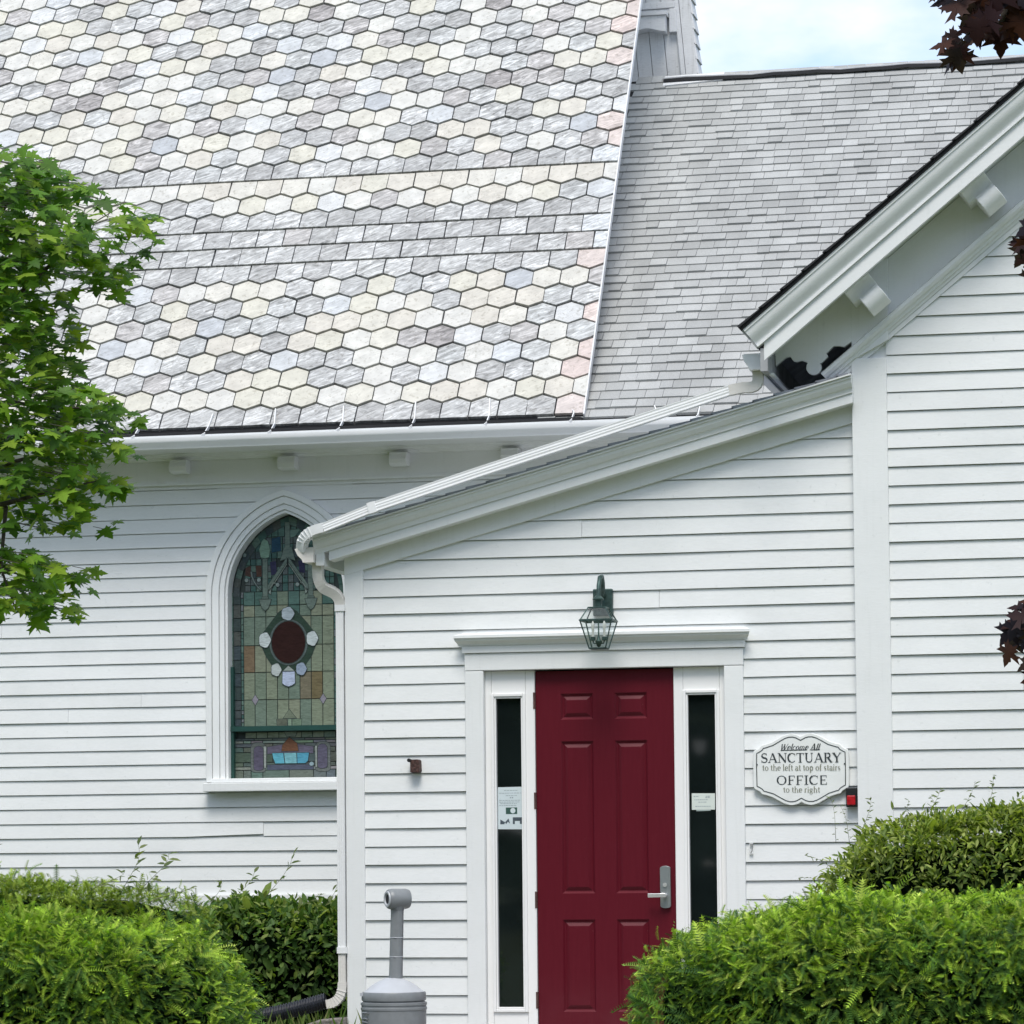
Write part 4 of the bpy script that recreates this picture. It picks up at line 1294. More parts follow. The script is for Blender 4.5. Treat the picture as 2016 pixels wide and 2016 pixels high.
M_olive = plain('sign_ink_faded', (.20, .21, .15), .5, var=.25, scale=30)
o = MB().prism(sign_outline(0), -.052, -.026).build('board', M_signw, sign); bevel(o, .004)
oa, ob = sign_outline(.019), sign_outline(.0245)
rgm = MB(); n = len(oa)
rgm.add([(x, -.0535, z) for x, z in oa]+[(x, -.0535, z) for x, z in ob], [(i, i+n, (i+1) % n+n, (i+1) % n) for i in range(n)])
rgm.build('border_line', M_ink, sign)
sc = MB()
for sx, sz in ((1.405, 1.815), (1.948, 1.812)): sc.lathe(sx, -.054, [(.004, 0)], 8) if False else sc.tube([(sx, -.052, sz), (sx, -.056, sz)], .005, 8)
sc.build('screw', M_ink, sign)

# stroke lettering: each stroke = ([points], width)
def C_(cx_, cy_, rx, ry, a0, a1, n=12): return [(cx_+rx*math.cos(R(a0+(a1-a0)*i/n)), cy_+ry*math.sin(R(a0+(a1-a0)*i/n))) for i in range(n+1)]
TK, TN, SF = .15, .055, .05
def serif(x, y, w=.22): return ([(x-w/2, y), (x+w/2, y)], SF)
G = {
 'S': (.62, [(C_(.31, .74, .22, .23, 40, 180, 8), .08), (C_(.31, .74, .22, .23, 180, 250, 4)+C_(.30, .26, .24, .24, 80, 0, 6), TK), (C_(.30, .26, .24, .24, 0, -145, 8), .08), ([(.50, .98), (.50, .76)], .045), ([(.07, .02), (.07, .26)], .045)]),
 'A': (.86, [([(.42, 1.0), (.13, .03)], TN), ([(.42, 1.0), (.74, .03)], TK), ([(.22, .34), (.60, .34)], TN), serif(.12, .02), serif(.74, .02, .28)]),
 'N': (.86, [([(.16, .03), (.16, .97)], TN), ([(.14, .97), (.72, .03)], TK), ([(.72, .0), (.72, .97)], TN), serif(.16, .02), serif(.12, .98, .2), serif(.72, .98)]),
 'C': (.80, [(C_(.44, .5, .33, .48, 48, 110, 6), .06), (C_(.42, .5, .33, .46, 110, 250, 10), TK), (C_(.44, .5, .33, .48, 250, 318, 6), .06), ([(.70, .98), (.70, .70)], .045)]),
 'T': (.74, [([(.37, .03), (.37, .97)], TK), ([(.05, .97), (.69, .97)], TN), ([(.06, .98), (.06, .78)], .05), ([(.68, .98), (.68, .78)], .05), serif(.37, .02, .3)]),
 'U': (.84, [([(.18, .97), (.18, .32)], TK), (C_(.42, .32, .24, .29, 180, 360, 10), .09), ([(.66, .32), (.66, .97)], TN), serif(.18, .98, .3), serif(.66, .98)]),
 'R': (.80, [([(.18, .03), (.18, .97)], TK), ([(.18, .97), (.38, .97)], TN), (C_(.38, .74, .2, .23, 90, -90, 8), .12), ([(.18, .51), (.38, .51)], TN), ([(.38, .50), (.68, .03)], TK), serif(.16, .02, .3), serif(.14, .98, .2), serif(.70, .02, .2)]),
 'Y': (.78, [([(.10, .97), (.39, .48)], TK), ([(.68, .97), (.39, .48)], TN), ([(.39, .5), (.39, .03)], TK), serif(.39, .02, .3), serif(.10, .98, .28), serif(.68, .98)]),
 'O': (.90, [(C_(.45, .5, .35, .47, 40, 140, 8), .07), (C_(.45, .5, .33, .46, 140, 220, 8), TK), (C_(.45, .5, .35, .47, 220, 320, 8), .07), (C_(.45, .5, .33, .46, -40, 40, 8), TK)]),
 'F': (.66, [([(.18, .03), (.18, .97)], TK), ([(.12, .97), (.58, .97)], TN), ([(.18, .5), (.46, .5)], TN), ([(.58, .98), (.58, .76)], .05), ([(.46, .60), (.46, .40)], .045), serif(.18, .02, .3)]),
 'I': (.40, [([(.2, .03), (.2, .97)], TK), serif(.2, .02, .3), serif(.2, .98, .3)]),
 'E': (.70, [([(.18, .03), (.18, .97)], TK), ([(.12, .97), (.60, .97)], TN), ([(.18, .5), (.48, .5)], TN), ([(.12, .03), (.62, .03)], TN), ([(.60, .98), (.60, .76)], .05), ([(.62, .02), (.62, .25)], .05), ([(.48, .60), (.48, .40)], .045)]),
 't': (.34, [([(.16, .82), (.16, .10), (.28, .04)], .12), ([(.03, .62), (.30, .62)], .05)]),
 'o': (.56, [(C_(.28, .33, .20, .30, 30, 150, 6), .06), (C_(.28, .33, .19, .29, 150, 210, 6), .12), (C_(.28, .33, .20, .30, 210, 330, 6), .06), (C_(.28, .33, .19, .29, -30, 30, 6), .12)]),
 'h': (.60, [([(.14, .03), (.14, 1.0)], .12), (C_(.30, .42, .16, .20, 150, 0, 6), .06), ([(.46, .42), (.46, .03)], .12), serif(.14, .02, .2), serif(.46, .02, .2)]),
 'e': (.50, [(C_(.27, .33, .19, .29, 0, 120, 6), .07), (C_(.27, .33, .19, .29, 120, 240, 6), .12), (C_(.27, .33, .19, .29, 240, 315, 4), .06), ([(.09, .34), (.45, .34)], .05)]),
 'l': (.28, [([(.14, .03), (.14, 1.0)], .12), serif(.14, .02, .2)]),
 'f': (.34, [([(.14, .03), (.14, .80)], .12), (C_(.27, .80, .13, .18, 180, 60, 5), .07), ([(.02, .62), (.28, .62)], .05), serif(.14, .02, .2)]),
 'a': (.50, [(C_(.22, .46, .16, .17, 150, 0, 6), .07), ([(.38, .48), (.38, .10), (.46, .03)], .12), (C_(.22, .19, .15, .16, 80, 330, 8), .09)]),
 'p': (.58, [([(.14, -.27), (.14, .62)], .12), (C_(.30, .33, .18, .29, 130, -130, 10), .10), serif(.14, -.28, .2)]),
 's': (.42, [(C_(.20, .48, .13, .15, 40, 200, 6), .06), ([(.09, .43), (.31, .22)], .11), (C_(.20, .17, .13, .14, 20, -140, 6), .06)]),
 'i': (.28, [([(.14, .03), (.14, .62)], .12), ([(.14, .80), (.14, .92)], .12), serif(.14, .02, .2)]),
 'r': (.40, [([(.14, .03), (.14, .62)], .12), (C_(.27, .44, .12, .17, 160, 50, 5), .08), serif(.14, .02, .2)]),
 'g': (.54, [(C_(.25, .40, .16, .20, 0, 360, 12), .09), ([(.38, .55), (.48, .62)], .05), (C_(.25, -.10, .20, .15, 70, 430, 12), .06), ([(.16, .20), (.14, .08), (.34, .05)], .06)]),
 'W': (1.0, [([(.08, .95), (.26, .03)], .13), ([(.26, .03), (.48, .75)], .05), ([(.46, .95), (.66, .03)], .13), ([(.66, .03), (.94, .98)], .05)]),
 'c': (.46, [(C_(.25, .33, .17, .28, 50, 150, 5), .06), (C_(.25, .33, .17, .28, 150, 300, 7), .10)]),
 'm': (.84, [([(.12, .03), (.12, .60)], .10), (C_(.26, .42, .14, .18, 150, 0, 5), .06), ([(.40, .42), (.40, .03)], .10), (C_(.54, .42, .14, .18, 150, 0, 5), .06), ([(.68, .42), (.68, .03)], .10)]),
 ' ': (.26, []),
}
def text_mesh(txt, x0, x1, zb0, zb1, h, y, shear=0, wmul=1.0, swash=False):
    total = sum(G[ch][0] for ch in txt)
    k = (x1-x0)/total
    mb = MB(); cx_ = x0
    for ch in txt:
        adv, strokes = G[ch]
        for pts, wd in strokes:
            wd = wd*h*wmul
            P3 = []
            for px_, py_ in pts:
                xx = cx_ + px_*k + shear*py_*h
                P3.append(Vector((xx, zb0 + (zb1-zb0)*(xx-x0)/(x1-x0) + py_*h)))
            n_ = len(P3); L_, R_ = [], []
            for i in range(n_):
                d = (P3[min(i+1, n_-1)] - P3[max(i-1, 0)])
                if d.length < 1e-7: d = Vector((1, 0))
                d.normalize(); nn = Vector((-d.y, d.x))*wd/2
                L_.append(P3[i]+nn); R_.append(P3[i]-nn)
            vs = [(p_.x, y, p_.y) for p_ in L_+R_]
            mb.add(vs, [(i, i+n_, i+1+n_, i+1) for i in range(n_-1)])
            y -= .00004
        cx_ += adv*k
    return mb
YL_ = -.0536
text_mesh('SANCTUARY', 1.430, 1.928, 1.826, 1.822, .058, YL_, wmul=1.15).build('lettering', M_ink, sign)
text_mesh('to the left at top of stairs', 1.437, 1.924, 1.776, 1.772, .040, YL_, wmul=1.1).build('lettering', M_olive, sign)
text_mesh('OFFICE', 1.522, 1.842, 1.688, 1.686, .056, YL_, wmul=1.15).build('lettering', M_ink, sign)
text_mesh('to the right', 1.565, 1.795, 1.640, 1.638, .038, YL_, wmul=1.1).build('lettering', M_olive, sign)
wl = text_mesh('Welcome All', 1.548, 1.792, 1.901, 1.899, .040, YL_, shear=.35, wmul=1.25)
for i in range(9):
    xx = 1.552 + i*.027
    if 5.6 < i < 6.6: continue
    wl.add([(xx, YL_-.0002, 1.898), (xx+.026, YL_-.0002, 1.898), (xx+.030, YL_-.0002, 1.9045), (xx+.004, YL_-.0002, 1.903)], [(0, 1, 2, 3)])
wl.build('lettering', M_ink, sign)

# ================================================================== ALARM STROBE, RUSTY BELL BOX, PAPERS, small bracket
st = empty('alarm_strobe', (1.99, 0, 1.55), 'black box with a square red alarm lens under the sign corner', 'alarm')
o = MB().box(1.955, 2.026, -.072, -.022, 1.545, 1.664).build('housing', plain('black_plastic', (.016, .018, .02), .35), st); bevel(o, .004)
o = MB().box(1.962, 2.014, -.090, -.073, 1.556, 1.616).build('lens', plain('red_lens', (.42, .012, .018), .22, var=.3, scale=50), st); bevel(o, .006)
bl = empty('rusty_bell_box', (-.77, 0, 1.8), 'small rusty brown doorbell box on the clapboards left of the door', 'bell box')
M_rust = plain('dark_rust', (.065, .028, .022), .7, var=.7, scale=70, bumpy=.8)
rp_ = [(-.797, 1.80), (-.79, 1.795), (-.742, 1.796), (-.735, 1.806), (-.738, 1.872), (-.746, 1.880), (-.79, 1.879), (-.797, 1.87)]
o = MB().prism(rp_, -.085, -.018).build('box_body', M_rust, bl); bevel(o, .005)
MB().tube([(-.802, -.05, 1.872), (-.802, -.10, 1.874)], .0115, 10).build('knob', plain('black_knob', (.012, .012, .014), .4), bl)
cl_ = empty('cleat_hook', (1.36, 0, 1.30), 'small white metal cleat on the clapboard right of the doorway', 'cleat')
MB().box(1.349, 1.352, -.035, -.022, 1.262, 1.33).box(1.353, 1.371, -.034, -.023, 1.325, 1.329).box(1.353, 1.371, -.034, -.023, 1.263, 1.267).build('plate', M_vinyl, cl_)
MB().tube([(1.357, -.034, 1.27), (1.366, -.045, 1.28), (1.368, -.045, 1.325)], .003, 6).build('hook', plain('grey_wire', (.2, .2, .2), .5), cl_)

pap = empty('paper_notice', (-.174, .02, 1.57), 'tall printed notice with small pictures taped in the narrow window left of the door', 'notice')
M_paper = plain('paper_blueish', (.60, .68, .70), .6, var=.05, scale=6)
M_grey = plain('print_grey', (.30, .36, .38), .6)
M_pg = plain('print_green', (.03, .09, .07), .6, var=.2)
M_pd = plain('print_dark', (.06, .08, .10), .6, var=.4, scale=60)
YP = .0255
MB().add([(-.2545, YP, 1.434), (-.0985, YP, 1.432), (-.0985, YP, 1.700), (-.2545, YP, 1.698)], [(0, 1, 2, 3)]).build('sheet', M_paper, pap)
def pz(px_, py_):    # zoom units of the notice -> metres
    return (-.2545 + (px_-300)/790*.156, 1.702 - (py_-280)/1370*.270)
def quad(mb, a, b_, c_, d_, y): mb.add([(a[0], y, a[1]), (b_[0], y, b_[1]), (c_[0], y, c_[1]), (d_[0], y, d_[1])], [(0, 3, 2, 1)])
pl2 = MB()
for y_, xa, xb_ in ((405, 500, 960), (490, 330, 1060), (570, 560, 920), (720, 340, 1040), (775, 340, 1000), (825, 380, 930), (885, 340, 920)):
    x_ = xa
    while x_ < xb_:
        w_ = random.uniform(30, 90)
        quad(pl2, pz(x_, y_-9), pz(min(x_+w_, xb_), y_-9), pz(min(x_+w_, xb_), y_+9), pz(x_, y_+9), YP-.0006)
        x_ += w_+random.uniform(12, 22)
for a_ in (690, 755): quad(pl2, pz(a_, 615), pz(a_+45, 615), pz(a_+45, 655), pz(a_, 655), YP-.0006)
pl2.build('lettering', M_grey, pap)
pg = MB(); quad(pg, pz(555, 950), pz(925, 950), pz(925, 1160), pz(555, 1160), YP-.0006)
pg.build('print_card', M_pg, pap)
pgc = MB(); pgc.add([(pz(785, 1050)[0]+.0165*math.cos(a), YP-.0012, pz(785, 1050)[1]+.0175*math.sin(a)) for a in [2*math.pi*i/16 for i in range(16)]], [tuple(range(16))])
pgc.build('print_disc', M_paper, pap)
pd = MB()
pd.add([(pz(a, b_)[0], YP-.0006, pz(a, b_)[1]) for a, b_ in ((370, 1330), (530, 1420), (500, 1480), (370, 1485))], [(0, 3, 2, 1)])
pd.add([(pz(a, b_)[0], YP-.0006, pz(a, b_)[1]) for a, b_ in ((530, 1420), (640, 1300), (690, 1470), (620, 1400), (560, 1480))], [(0, 4, 3, 2, 1)])
quad(pd, pz(780, 1265), pz(1085, 1265), pz(1085, 1380), pz(780, 1380), YP-.0006)
quad(pd, pz(780, 1385), pz(845, 1385), pz(845, 1480), pz(780, 1480), YP-.0006)
quad(pd, pz(1010, 1385), pz(1085, 1385), pz(1085, 1480), pz(1010, 1480), YP-.0006)
pd.build('print_picture', M_pd, pap)
pap2 = empty('paper_card', (1.055, .02, 1.59), 'small cream printed card taped in the narrow window right of the door', 'notice')
MB().add([(.982, YP, 1.541), (1.128, YP, 1.541), (1.129, YP, 1.642), (.982, YP, 1.644)], [(0, 1, 2, 3)]).build('sheet', plain('paper_cream', (.66, .72, .67), .6, var=.05, scale=6), pap2)
MB().add([(1.01, YP+.0008, 1.532), (1.10, YP+.0008, 1.534), (1.10, YP+.0008, 1.545), (1.01, YP+.0008, 1.545)], [(0, 1, 2, 3)]).build('tape', plain('tape', (.35, .42, .40), .3), pap2)
p2 = MB()
for z_, xa, xb_ in ((1.624, .994, 1.028), (1.624, 1.070, 1.098), (1.616, 1.068, 1.098), (1.603, .998, 1.085), (1.588, 1.024, 1.076), (1.562, 1.004, 1.10)):
    x_ = xa
    while x_ < xb_:
        w_ = random.uniform(.006, .015)
        p2.add([(x_, YP-.0006, z_-.002), (min(x_+w_, xb_), YP-.0006, z_-.002), (min(x_+w_, xb_), YP-.0006, z_+.002), (x_, YP-.0006, z_+.002)], [(0, 1, 2, 3)])
        x_ += w_+.003
p2.build('lettering', M_grey, pap2)

# ================================================================== CIGARETTE RECEPTACLE
sm = empty('cigarette_receptacle', (-.68, -1.0, 0), 'grey plastic cigarette receptacle with slim neck standing before the left clapboards', 'ashtray')
M_gp = plain('grey_plastic', (.21, .225, .235), .42, var=.10, scale=20)
M_gp2 = plain('grey_plastic_dome', (.46, .48, .51), .38, var=.06, scale=10)
SX, SY = -.682, -1.0
smooth_angle(MB().lathe(SX, SY, [(.165, .0), (.185, .02), (.194, .20), (.196, .345), (.200, .35), (.200, .362), (.196, .365), (.196, .375), (.200, .378), (.200, .392), (.186, .396), (.186, .400)], 40).build('bucket', M_gp, sm), 30)
smooth_angle(MB().lathe(SX, SY, [(.180, .400), (.193, .404), (.195, .412), (.194, .448), (.190, .455), (.183, .456)], 40).build('lid_rim', M_gp, sm), 30)
smooth_angle(MB().lathe(SX, SY, [(.184, .455), (.168, .466), (.135, .492), (.10, .515), (.06, .533), (.045, .538), (.02, .54)], 40).build('lid_dome', M_gp2, sm), 60)
MB().box(SX-.185, SX-.165, SY-.10, SY-.07, .432, .452).build('latch', M_gp2, sm)
neck = MB(); rings = []
for z, r_ in ((.535, .043), (.56, .041), (.70, .0405), (.85, .0395), (.92, .0385), (.955, .040)):
    cx_ = -.669 + (z-.54)*.030
    rings.append([(cx_+r_*(1 if i % 6 else .90)*math.cos(2*math.pi*i/24), SY+r_*(1 if i % 6 else .90)*math.sin(2*math.pi*i/24), z) for i in range(24)])
smooth_angle(neck.loft(rings).build('neck', M_gp, sm), 50)
for z in (.665, .78): MB().lathe(-.669+(z-.54)*.03, SY, [(.0412, z-.002), (.0425, z), (.0412, z+.002)], 24).build('neck_ring', M_gp2, sm)
# head: horizontal drum pointing left towards the camera with a dark mouth
hc = Vector((-.652, SY, 1.012)); ax = Vector((-.80, -.60, 0)); up = Vector((0, 0, 1)); sd_ = ax.cross(up)
def hring(t, r_, rz=1.0, squ=.0): t, r_ = t*1.12, r_*1.08; return [hc + ax*t + sd_*r_*math.cos(q) + up*r_*rz*math.sin(q)*(1 if math.sin(q) > 0 else 1.0) for q in [2*math.pi*i/24 for i in range(24)]]
hm = MB().loft([hring(-.062, .040), hring(-.060, .052), hring(-.045, .057), hring(.035, .058), hring(.052, .056), hring(.060, .050), hring(.060, .026), hring(.02, .022)], cap=True)
smooth_angle(hm.build('head', M_gp, sm), 45)
MB().loft([hring(.0605, .0245), hring(.061, .0225)], cap=True).build('mouth', M_dark, sm)
MB().loft([hring(.0602, .046), hring(.066, .044), hring(.066, .034), hring(.0602, .030)], cap=False).build('mouth_ring', M_gp2, sm)
smooth_angle(MB().lathe(-.656, SY, [(.040, .945), (.045, .96), (.050, .985), (.048, 1.0)], 24).build('collar', M_gp, sm), 50)
hnd_ = MB().tube([(SX-.150, SY-.125, .33), (SX-.158, SY-.145, .335), (SX-.125, SY-.168, .335), (SX-.118, SY-.155, .33)], .006, 6)
for k in range(4): hnd_.tube([(SX-.165, SY-.118, .30-.02*k), (SX-.125, SY-.162, .298-.02*k)], .006, 6)
hnd_.build('grip', M_gp, sm)

# ================================================================== VEGETATION
def leafcloud(name, tmpl, M3, cols, mat, parent=None, flat_cols=None):
    """tmpl: (verts (k,3), tris (m,3), shade (m,)); M3: (n,3,4) transforms; cols: (n,3)"""
    tv, tf, ts = tmpl
    n = len(M3); k = len(tv)
    V = np.einsum('nij,kj->nki', M3[:, :, :3], tv) + M3[:, None, :, 3]
    F = tf[None] + (np.arange(n)*k)[:, None, None]
    C = cols[:, None, :]*ts[None, :, None]
    V = V.reshape(-1, 3).astype(np.float32); F = F.reshape(-1, 3).astype(np.int32); C = C.reshape(-1, 3)
    me = bpy.data.meshes.new(name)
    me.vertices.add(len(V)); me.vertices.foreach_set('co', V.ravel())
    me.loops.add(F.size); me.loops.foreach_set('vertex_index', F.ravel())
    me.polygons.add(len(F)); me.polygons.foreach_set('loop_start', np.arange(0, F.size, 3, dtype=np.int32))
    me.update(calc_edges=True)
    at = me.attributes.new('tint', 'FLOAT_COLOR', 'FACE')
    at.data.foreach_set('color', np.concatenate([C, np.ones((len(C), 1))], 1).astype(np.float32).ravel())
    return link(name, me, mat, parent)
def basis(d, up_):
    """rows of matrices with x along d, z near up_"""
    d = d/np.linalg.norm(d, axis=1, keepdims=True)
    y = np.cross(up_, d); y /= (np.linalg.norm(y, axis=1, keepdims=True)+1e-9)
    z = np.cross(d, y)
    return np.stack([d, y, z], axis=2)
def yew_spray(n=10, droop=.4, L_=.060, nl=.0135, nw=.0042):
    v, f, s = [], [], []
    for i in range(n):
        t = (i+.6)/n; x = L_*t; z = -droop*L_*t*t
        for sg in (-1, 1):
            l_ = nl*(1-.55*abs(t-.45)*1.2)
            k = len(v)
            dx = .45*l_
            v += [(x-nw/2, 0, z), (x+nw/2, 0, z), (x+dx, sg*l_, z+.25*l_)]
            f.append((k, k+1, k+2)); s.append(.8+.45*t)
    k = len(v); z = -droop*L_
    v += [(0, -.001, 0), (0, .001, 0), (L_, 0, z)]; f.append((k, k+1, k+2)); s.append(.7)
    k = len(v); v += [(L_*.92, -.003, z*.9), (L_*.92, .003, z*.9), (L_*1.12, 0, z*.95)]; f.append((k, k+1, k+2)); s.append(1.35)
    return np.array(v, float), np.array(f), np.array(s)
def leaf_shape(kind):
    if kind == 'ovate':
        v = [(0, 0, 0), (.35, .20, .05), (.7, .16, .03), (1, 0, -.08), (.7, -.16, .03), (.35, -.20, .05), (.5, 0, -.02)]
        f = [(0, 6, 1), (1, 6, 2), (2, 6, 3), (3, 6, 4), (4, 6, 5), (5, 6, 0)]
        return np.array(v, float), np.array(f), np.array([1, 1, 1, .93, .93, .93])
    # maple: five pointed lobes
    pts = [(0, 0), (.04, .12), (-.16, .33), (.06, .33), (.08, .50), (.25, .32), (.30, .52), (.24, .70), (.40, .60), (.58, .80), (.52, .42), (.50, .22), (.66, .30), (.74, .18), (.82, .16), (1.06, 0)]
    full = pts + [(x, -y) for x, y in pts[::-1][1:-1]]
    v = [(x, y, -.12*x*x - .10*y*y) for x, y in full] + [(.38, 0, .02)]
    n = len(full)
    f = [(n, i, (i+1) % n) for i in range(n)]
    return np.array(v, float), np.array(f), np.array([1.0 if i < n/2 else .9 for i in range(n)])
OVATE, MAPLE = leaf_shape('ovate'), leaf_shape('maple')
YEWS = yew_spray()

def hedge_surface(n, x0, x1, y0, y1, top, under=.35):
    """random points and outward normals on a rounded, lumpy hedge; top(x,y) gives height"""
    P_, N_ = [], []
    cx_, cy_ = (x0+x1)/2, (y0+y1)/2
    a, b_ = (x1-x0)/2, (y1-y0)/2
    side = (a+b_)*4*.6 * .55
    dome = a*b_*3.6*1.25
    pside = side/(side+dome)
    while len(P_) < n:
        # a point on the outline, spread evenly along it
        if rng.random() < a/(a+b_): u, w_ = rng.uniform(-1, 1), rng.choice([-1, 1], p=[.8, .2])
        else: u, w_ = rng.choice([-1, 1]), rng.uniform(-1, 1)
        sc = 1/((abs(u)**3.2 + abs(w_)**3.2)**(1/3.2))
        ux, uy = u*sc, w_*sc
        if rng.random() < pside:
            if uy > .3 and rng.random() < .8: continue
            k_ = 1.0; hz = rng.uniform(.0, .68)
            nrm = np.array([ux**3, uy**3*1.0, .12+.5*hz])
        else:
            q = rng.uniform(0, math.pi/2) if rng.random() < .45 else math.acos(min(1, math.sqrt(rng.random())**2))
            k_ = max(.001, math.cos(q))**.5
            hz = .66 + .34*math.sin(q)**.9
            m_ = math.cos(q)**1.2
            nrm = np.array([ux**3*m_, uy**3*m_, .35+math.sin(q)*.9])
        x, y = cx_+a*ux*k_, cy_+b_*uy*k_
        P_.append((x, y, top(x, y)*hz)); N_.append(nrm)
    return np.array(P_), np.array(N_)
def lump(x, y, s=1.0, k=3.1):
    return s*(math.sin(x*k+y*1.7)*.5+math.sin(x*k*2.3+1.3+y*2.9)*.3+math.sin(y*k*1.9-x*1.1)*.35)
def make_hedge(name, label, cat, x0, x1, y0, y1, top, n, new_col, old_col, tmpl=YEWS, size=1.0, group=None, mat=None, newp=.5, core_=True, clump=.026, relief=.075):
    root = empty(name, ((x0+x1)/2, (y0+y1)/2, 0), label, cat, group)
    P_, N_ = hedge_surface(n, x0, x1, y0, y1, top)
    N_ /= np.linalg.norm(N_, axis=1, keepdims=True)
    jit = rng.normal(0, .5, (n, 3))
    d = N_*.75 + jit*.75 + np.array([0, 0, .05])
    upv = N_ + rng.normal(0, .35, (n, 3)) + np.array([0, 0, .6])
    Bm = basis(d, upv)
    depth = np.abs(rng.normal(0, .045, n)) - .01 - .05*(rng.random(n) < .05)
    K = max(30, int(n*clump))
    ci = rng.choice(n, K, replace=False)
    cpos = P_[ci]; coff = rng.normal(0, 1, K)*.016; cdir = rng.normal(0, .55, (K, 3)); cbr = rng.uniform(.82, 1.2, K)
    near = np.empty(n, int); nd = np.empty(n)
    for a_ in range(0, n, 2000):
        dd_ = ((P_[a_:a_+2000, None, :] - cpos[None])**2).sum(2)
        near[a_:a_+2000] = dd_.argmin(1); nd[a_:a_+2000] = np.sqrt(dd_.min(1))
    Rr = np.percentile(nd, 95)
    dome = 1 - (nd/Rr)**2
    Pp = P_ - N_*depth[:, None] + N_*(coff[near] + dome*relief - relief*.6)[:, None]
    away = (P_ - cpos[near])/Rr
    d = N_*.6 + cdir[near]*.35 + away*.6 + jit*.9 + np.array([0, 0, -.10])
    Bm = basis(d, upv)
    sc_ = rng.uniform(.65, 1.3, n)*size*(1 + .8*(rng.random(n) < .05))
    M3 = np.concatenate([Bm*sc_[:, None, None], Pp[:, :, None]], axis=2)
    tipness = rng.random(n)
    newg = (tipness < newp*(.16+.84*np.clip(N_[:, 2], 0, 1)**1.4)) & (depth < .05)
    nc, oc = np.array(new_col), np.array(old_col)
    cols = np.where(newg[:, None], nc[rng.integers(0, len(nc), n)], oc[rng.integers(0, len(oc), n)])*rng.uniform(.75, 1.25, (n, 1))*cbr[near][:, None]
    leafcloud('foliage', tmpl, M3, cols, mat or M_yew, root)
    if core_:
        # solid near-black core: the shade inside the foliage put into its colour
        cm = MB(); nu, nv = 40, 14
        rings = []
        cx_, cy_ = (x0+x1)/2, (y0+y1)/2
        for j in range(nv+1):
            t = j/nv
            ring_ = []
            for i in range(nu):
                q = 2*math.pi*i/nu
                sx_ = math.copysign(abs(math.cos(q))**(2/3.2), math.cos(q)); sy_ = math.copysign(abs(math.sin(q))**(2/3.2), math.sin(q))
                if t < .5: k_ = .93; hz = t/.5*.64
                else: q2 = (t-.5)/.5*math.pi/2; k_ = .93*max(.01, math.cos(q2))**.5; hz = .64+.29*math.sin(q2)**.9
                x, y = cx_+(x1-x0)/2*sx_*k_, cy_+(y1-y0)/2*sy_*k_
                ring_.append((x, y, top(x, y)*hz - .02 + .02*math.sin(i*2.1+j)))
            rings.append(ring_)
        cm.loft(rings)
        cm.build('shade_core', M_core, root, smooth=True)
    return root
M_core = plain('hedge_shade_core', (.004, .009, .004), 1.0, var=.7, scale=30, bumpy=0, spec=0)
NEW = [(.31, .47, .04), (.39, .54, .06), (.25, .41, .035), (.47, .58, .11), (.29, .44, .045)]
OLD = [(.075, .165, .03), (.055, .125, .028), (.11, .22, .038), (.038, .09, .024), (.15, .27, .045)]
OLDD = [(.075, .15, .035), (.055, .11, .03), (.10, .18, .045), (.13, .21, .055)]

def topA(x, y):
    h = .90 + .045*lump(x, y)
    if x > -1.5: h -= (x+1.5)**2*.95
    return h
make_hedge('yew_hedge', 'wide clipped yew hedge filling the lower left corner, nearest the viewer', 'hedge', -4.4, -1.02, -3.9, -2.2, topA, 36000, NEW, OLD, newp=.75)
hedge_back = make_hedge('yew_hedge', 'clipped yew hedge under the nave wall, behind the wide front hedge', 'hedge', -5.6, -2.62, .9, 2.1, lambda x, y: 1.08 + .03*lump(x, y), 12500, [(.27, .36, .05), (.21, .30, .035)], OLD, newp=.85)
shrub_nook = make_hedge('broadleaf_shrub', 'dark leafy shrub in the nook beside the entrance corner downspout', 'shrub', -3.25, -1.4, 2.2, 3.8, lambda x, y: .90 + .05*lump(x, y), 7500,
           [(.20, .28, .06), (.27, .34, .10)], OLDD, tmpl=(OVATE[0]*.070, OVATE[1], OVATE[2]), newp=.35, mat=M_leaf)
def topD(x, y):
    h = .93 + .05*lump(x, y) + .045*max(0, x-2.2)
    if x < 1.7: h -= (1.7-x)**2*.55
    return h
make_hedge('yew_hedge', 'large clipped yew hedge in the lower right, covering the foot of the door', 'hedge', 1.21, 4.9, -4.0, -2.1, topD, 40000, NEW, OLD, newp=.7)
shrub_right = make_hedge('box_shrub', 'loose olive green small-leaved shrub against the hall corner, behind the right hedge', 'shrub', 1.80, 4.4, -1.75, -.55, lambda x, y: 1.42 + .07*lump(x, y) - (max(0, 2.3-x)**2)*1.3, 19000,
           [(.30, .37, .08), (.38, .44, .13), (.26, .33, .06)], [(.15, .22, .05), (.11, .17, .04), (.21, .28, .065)], tmpl=(OVATE[0]*.050*np.array([1, .85, 1]), OVATE[1], OVATE[2]), newp=.55, mat=M_leaf)

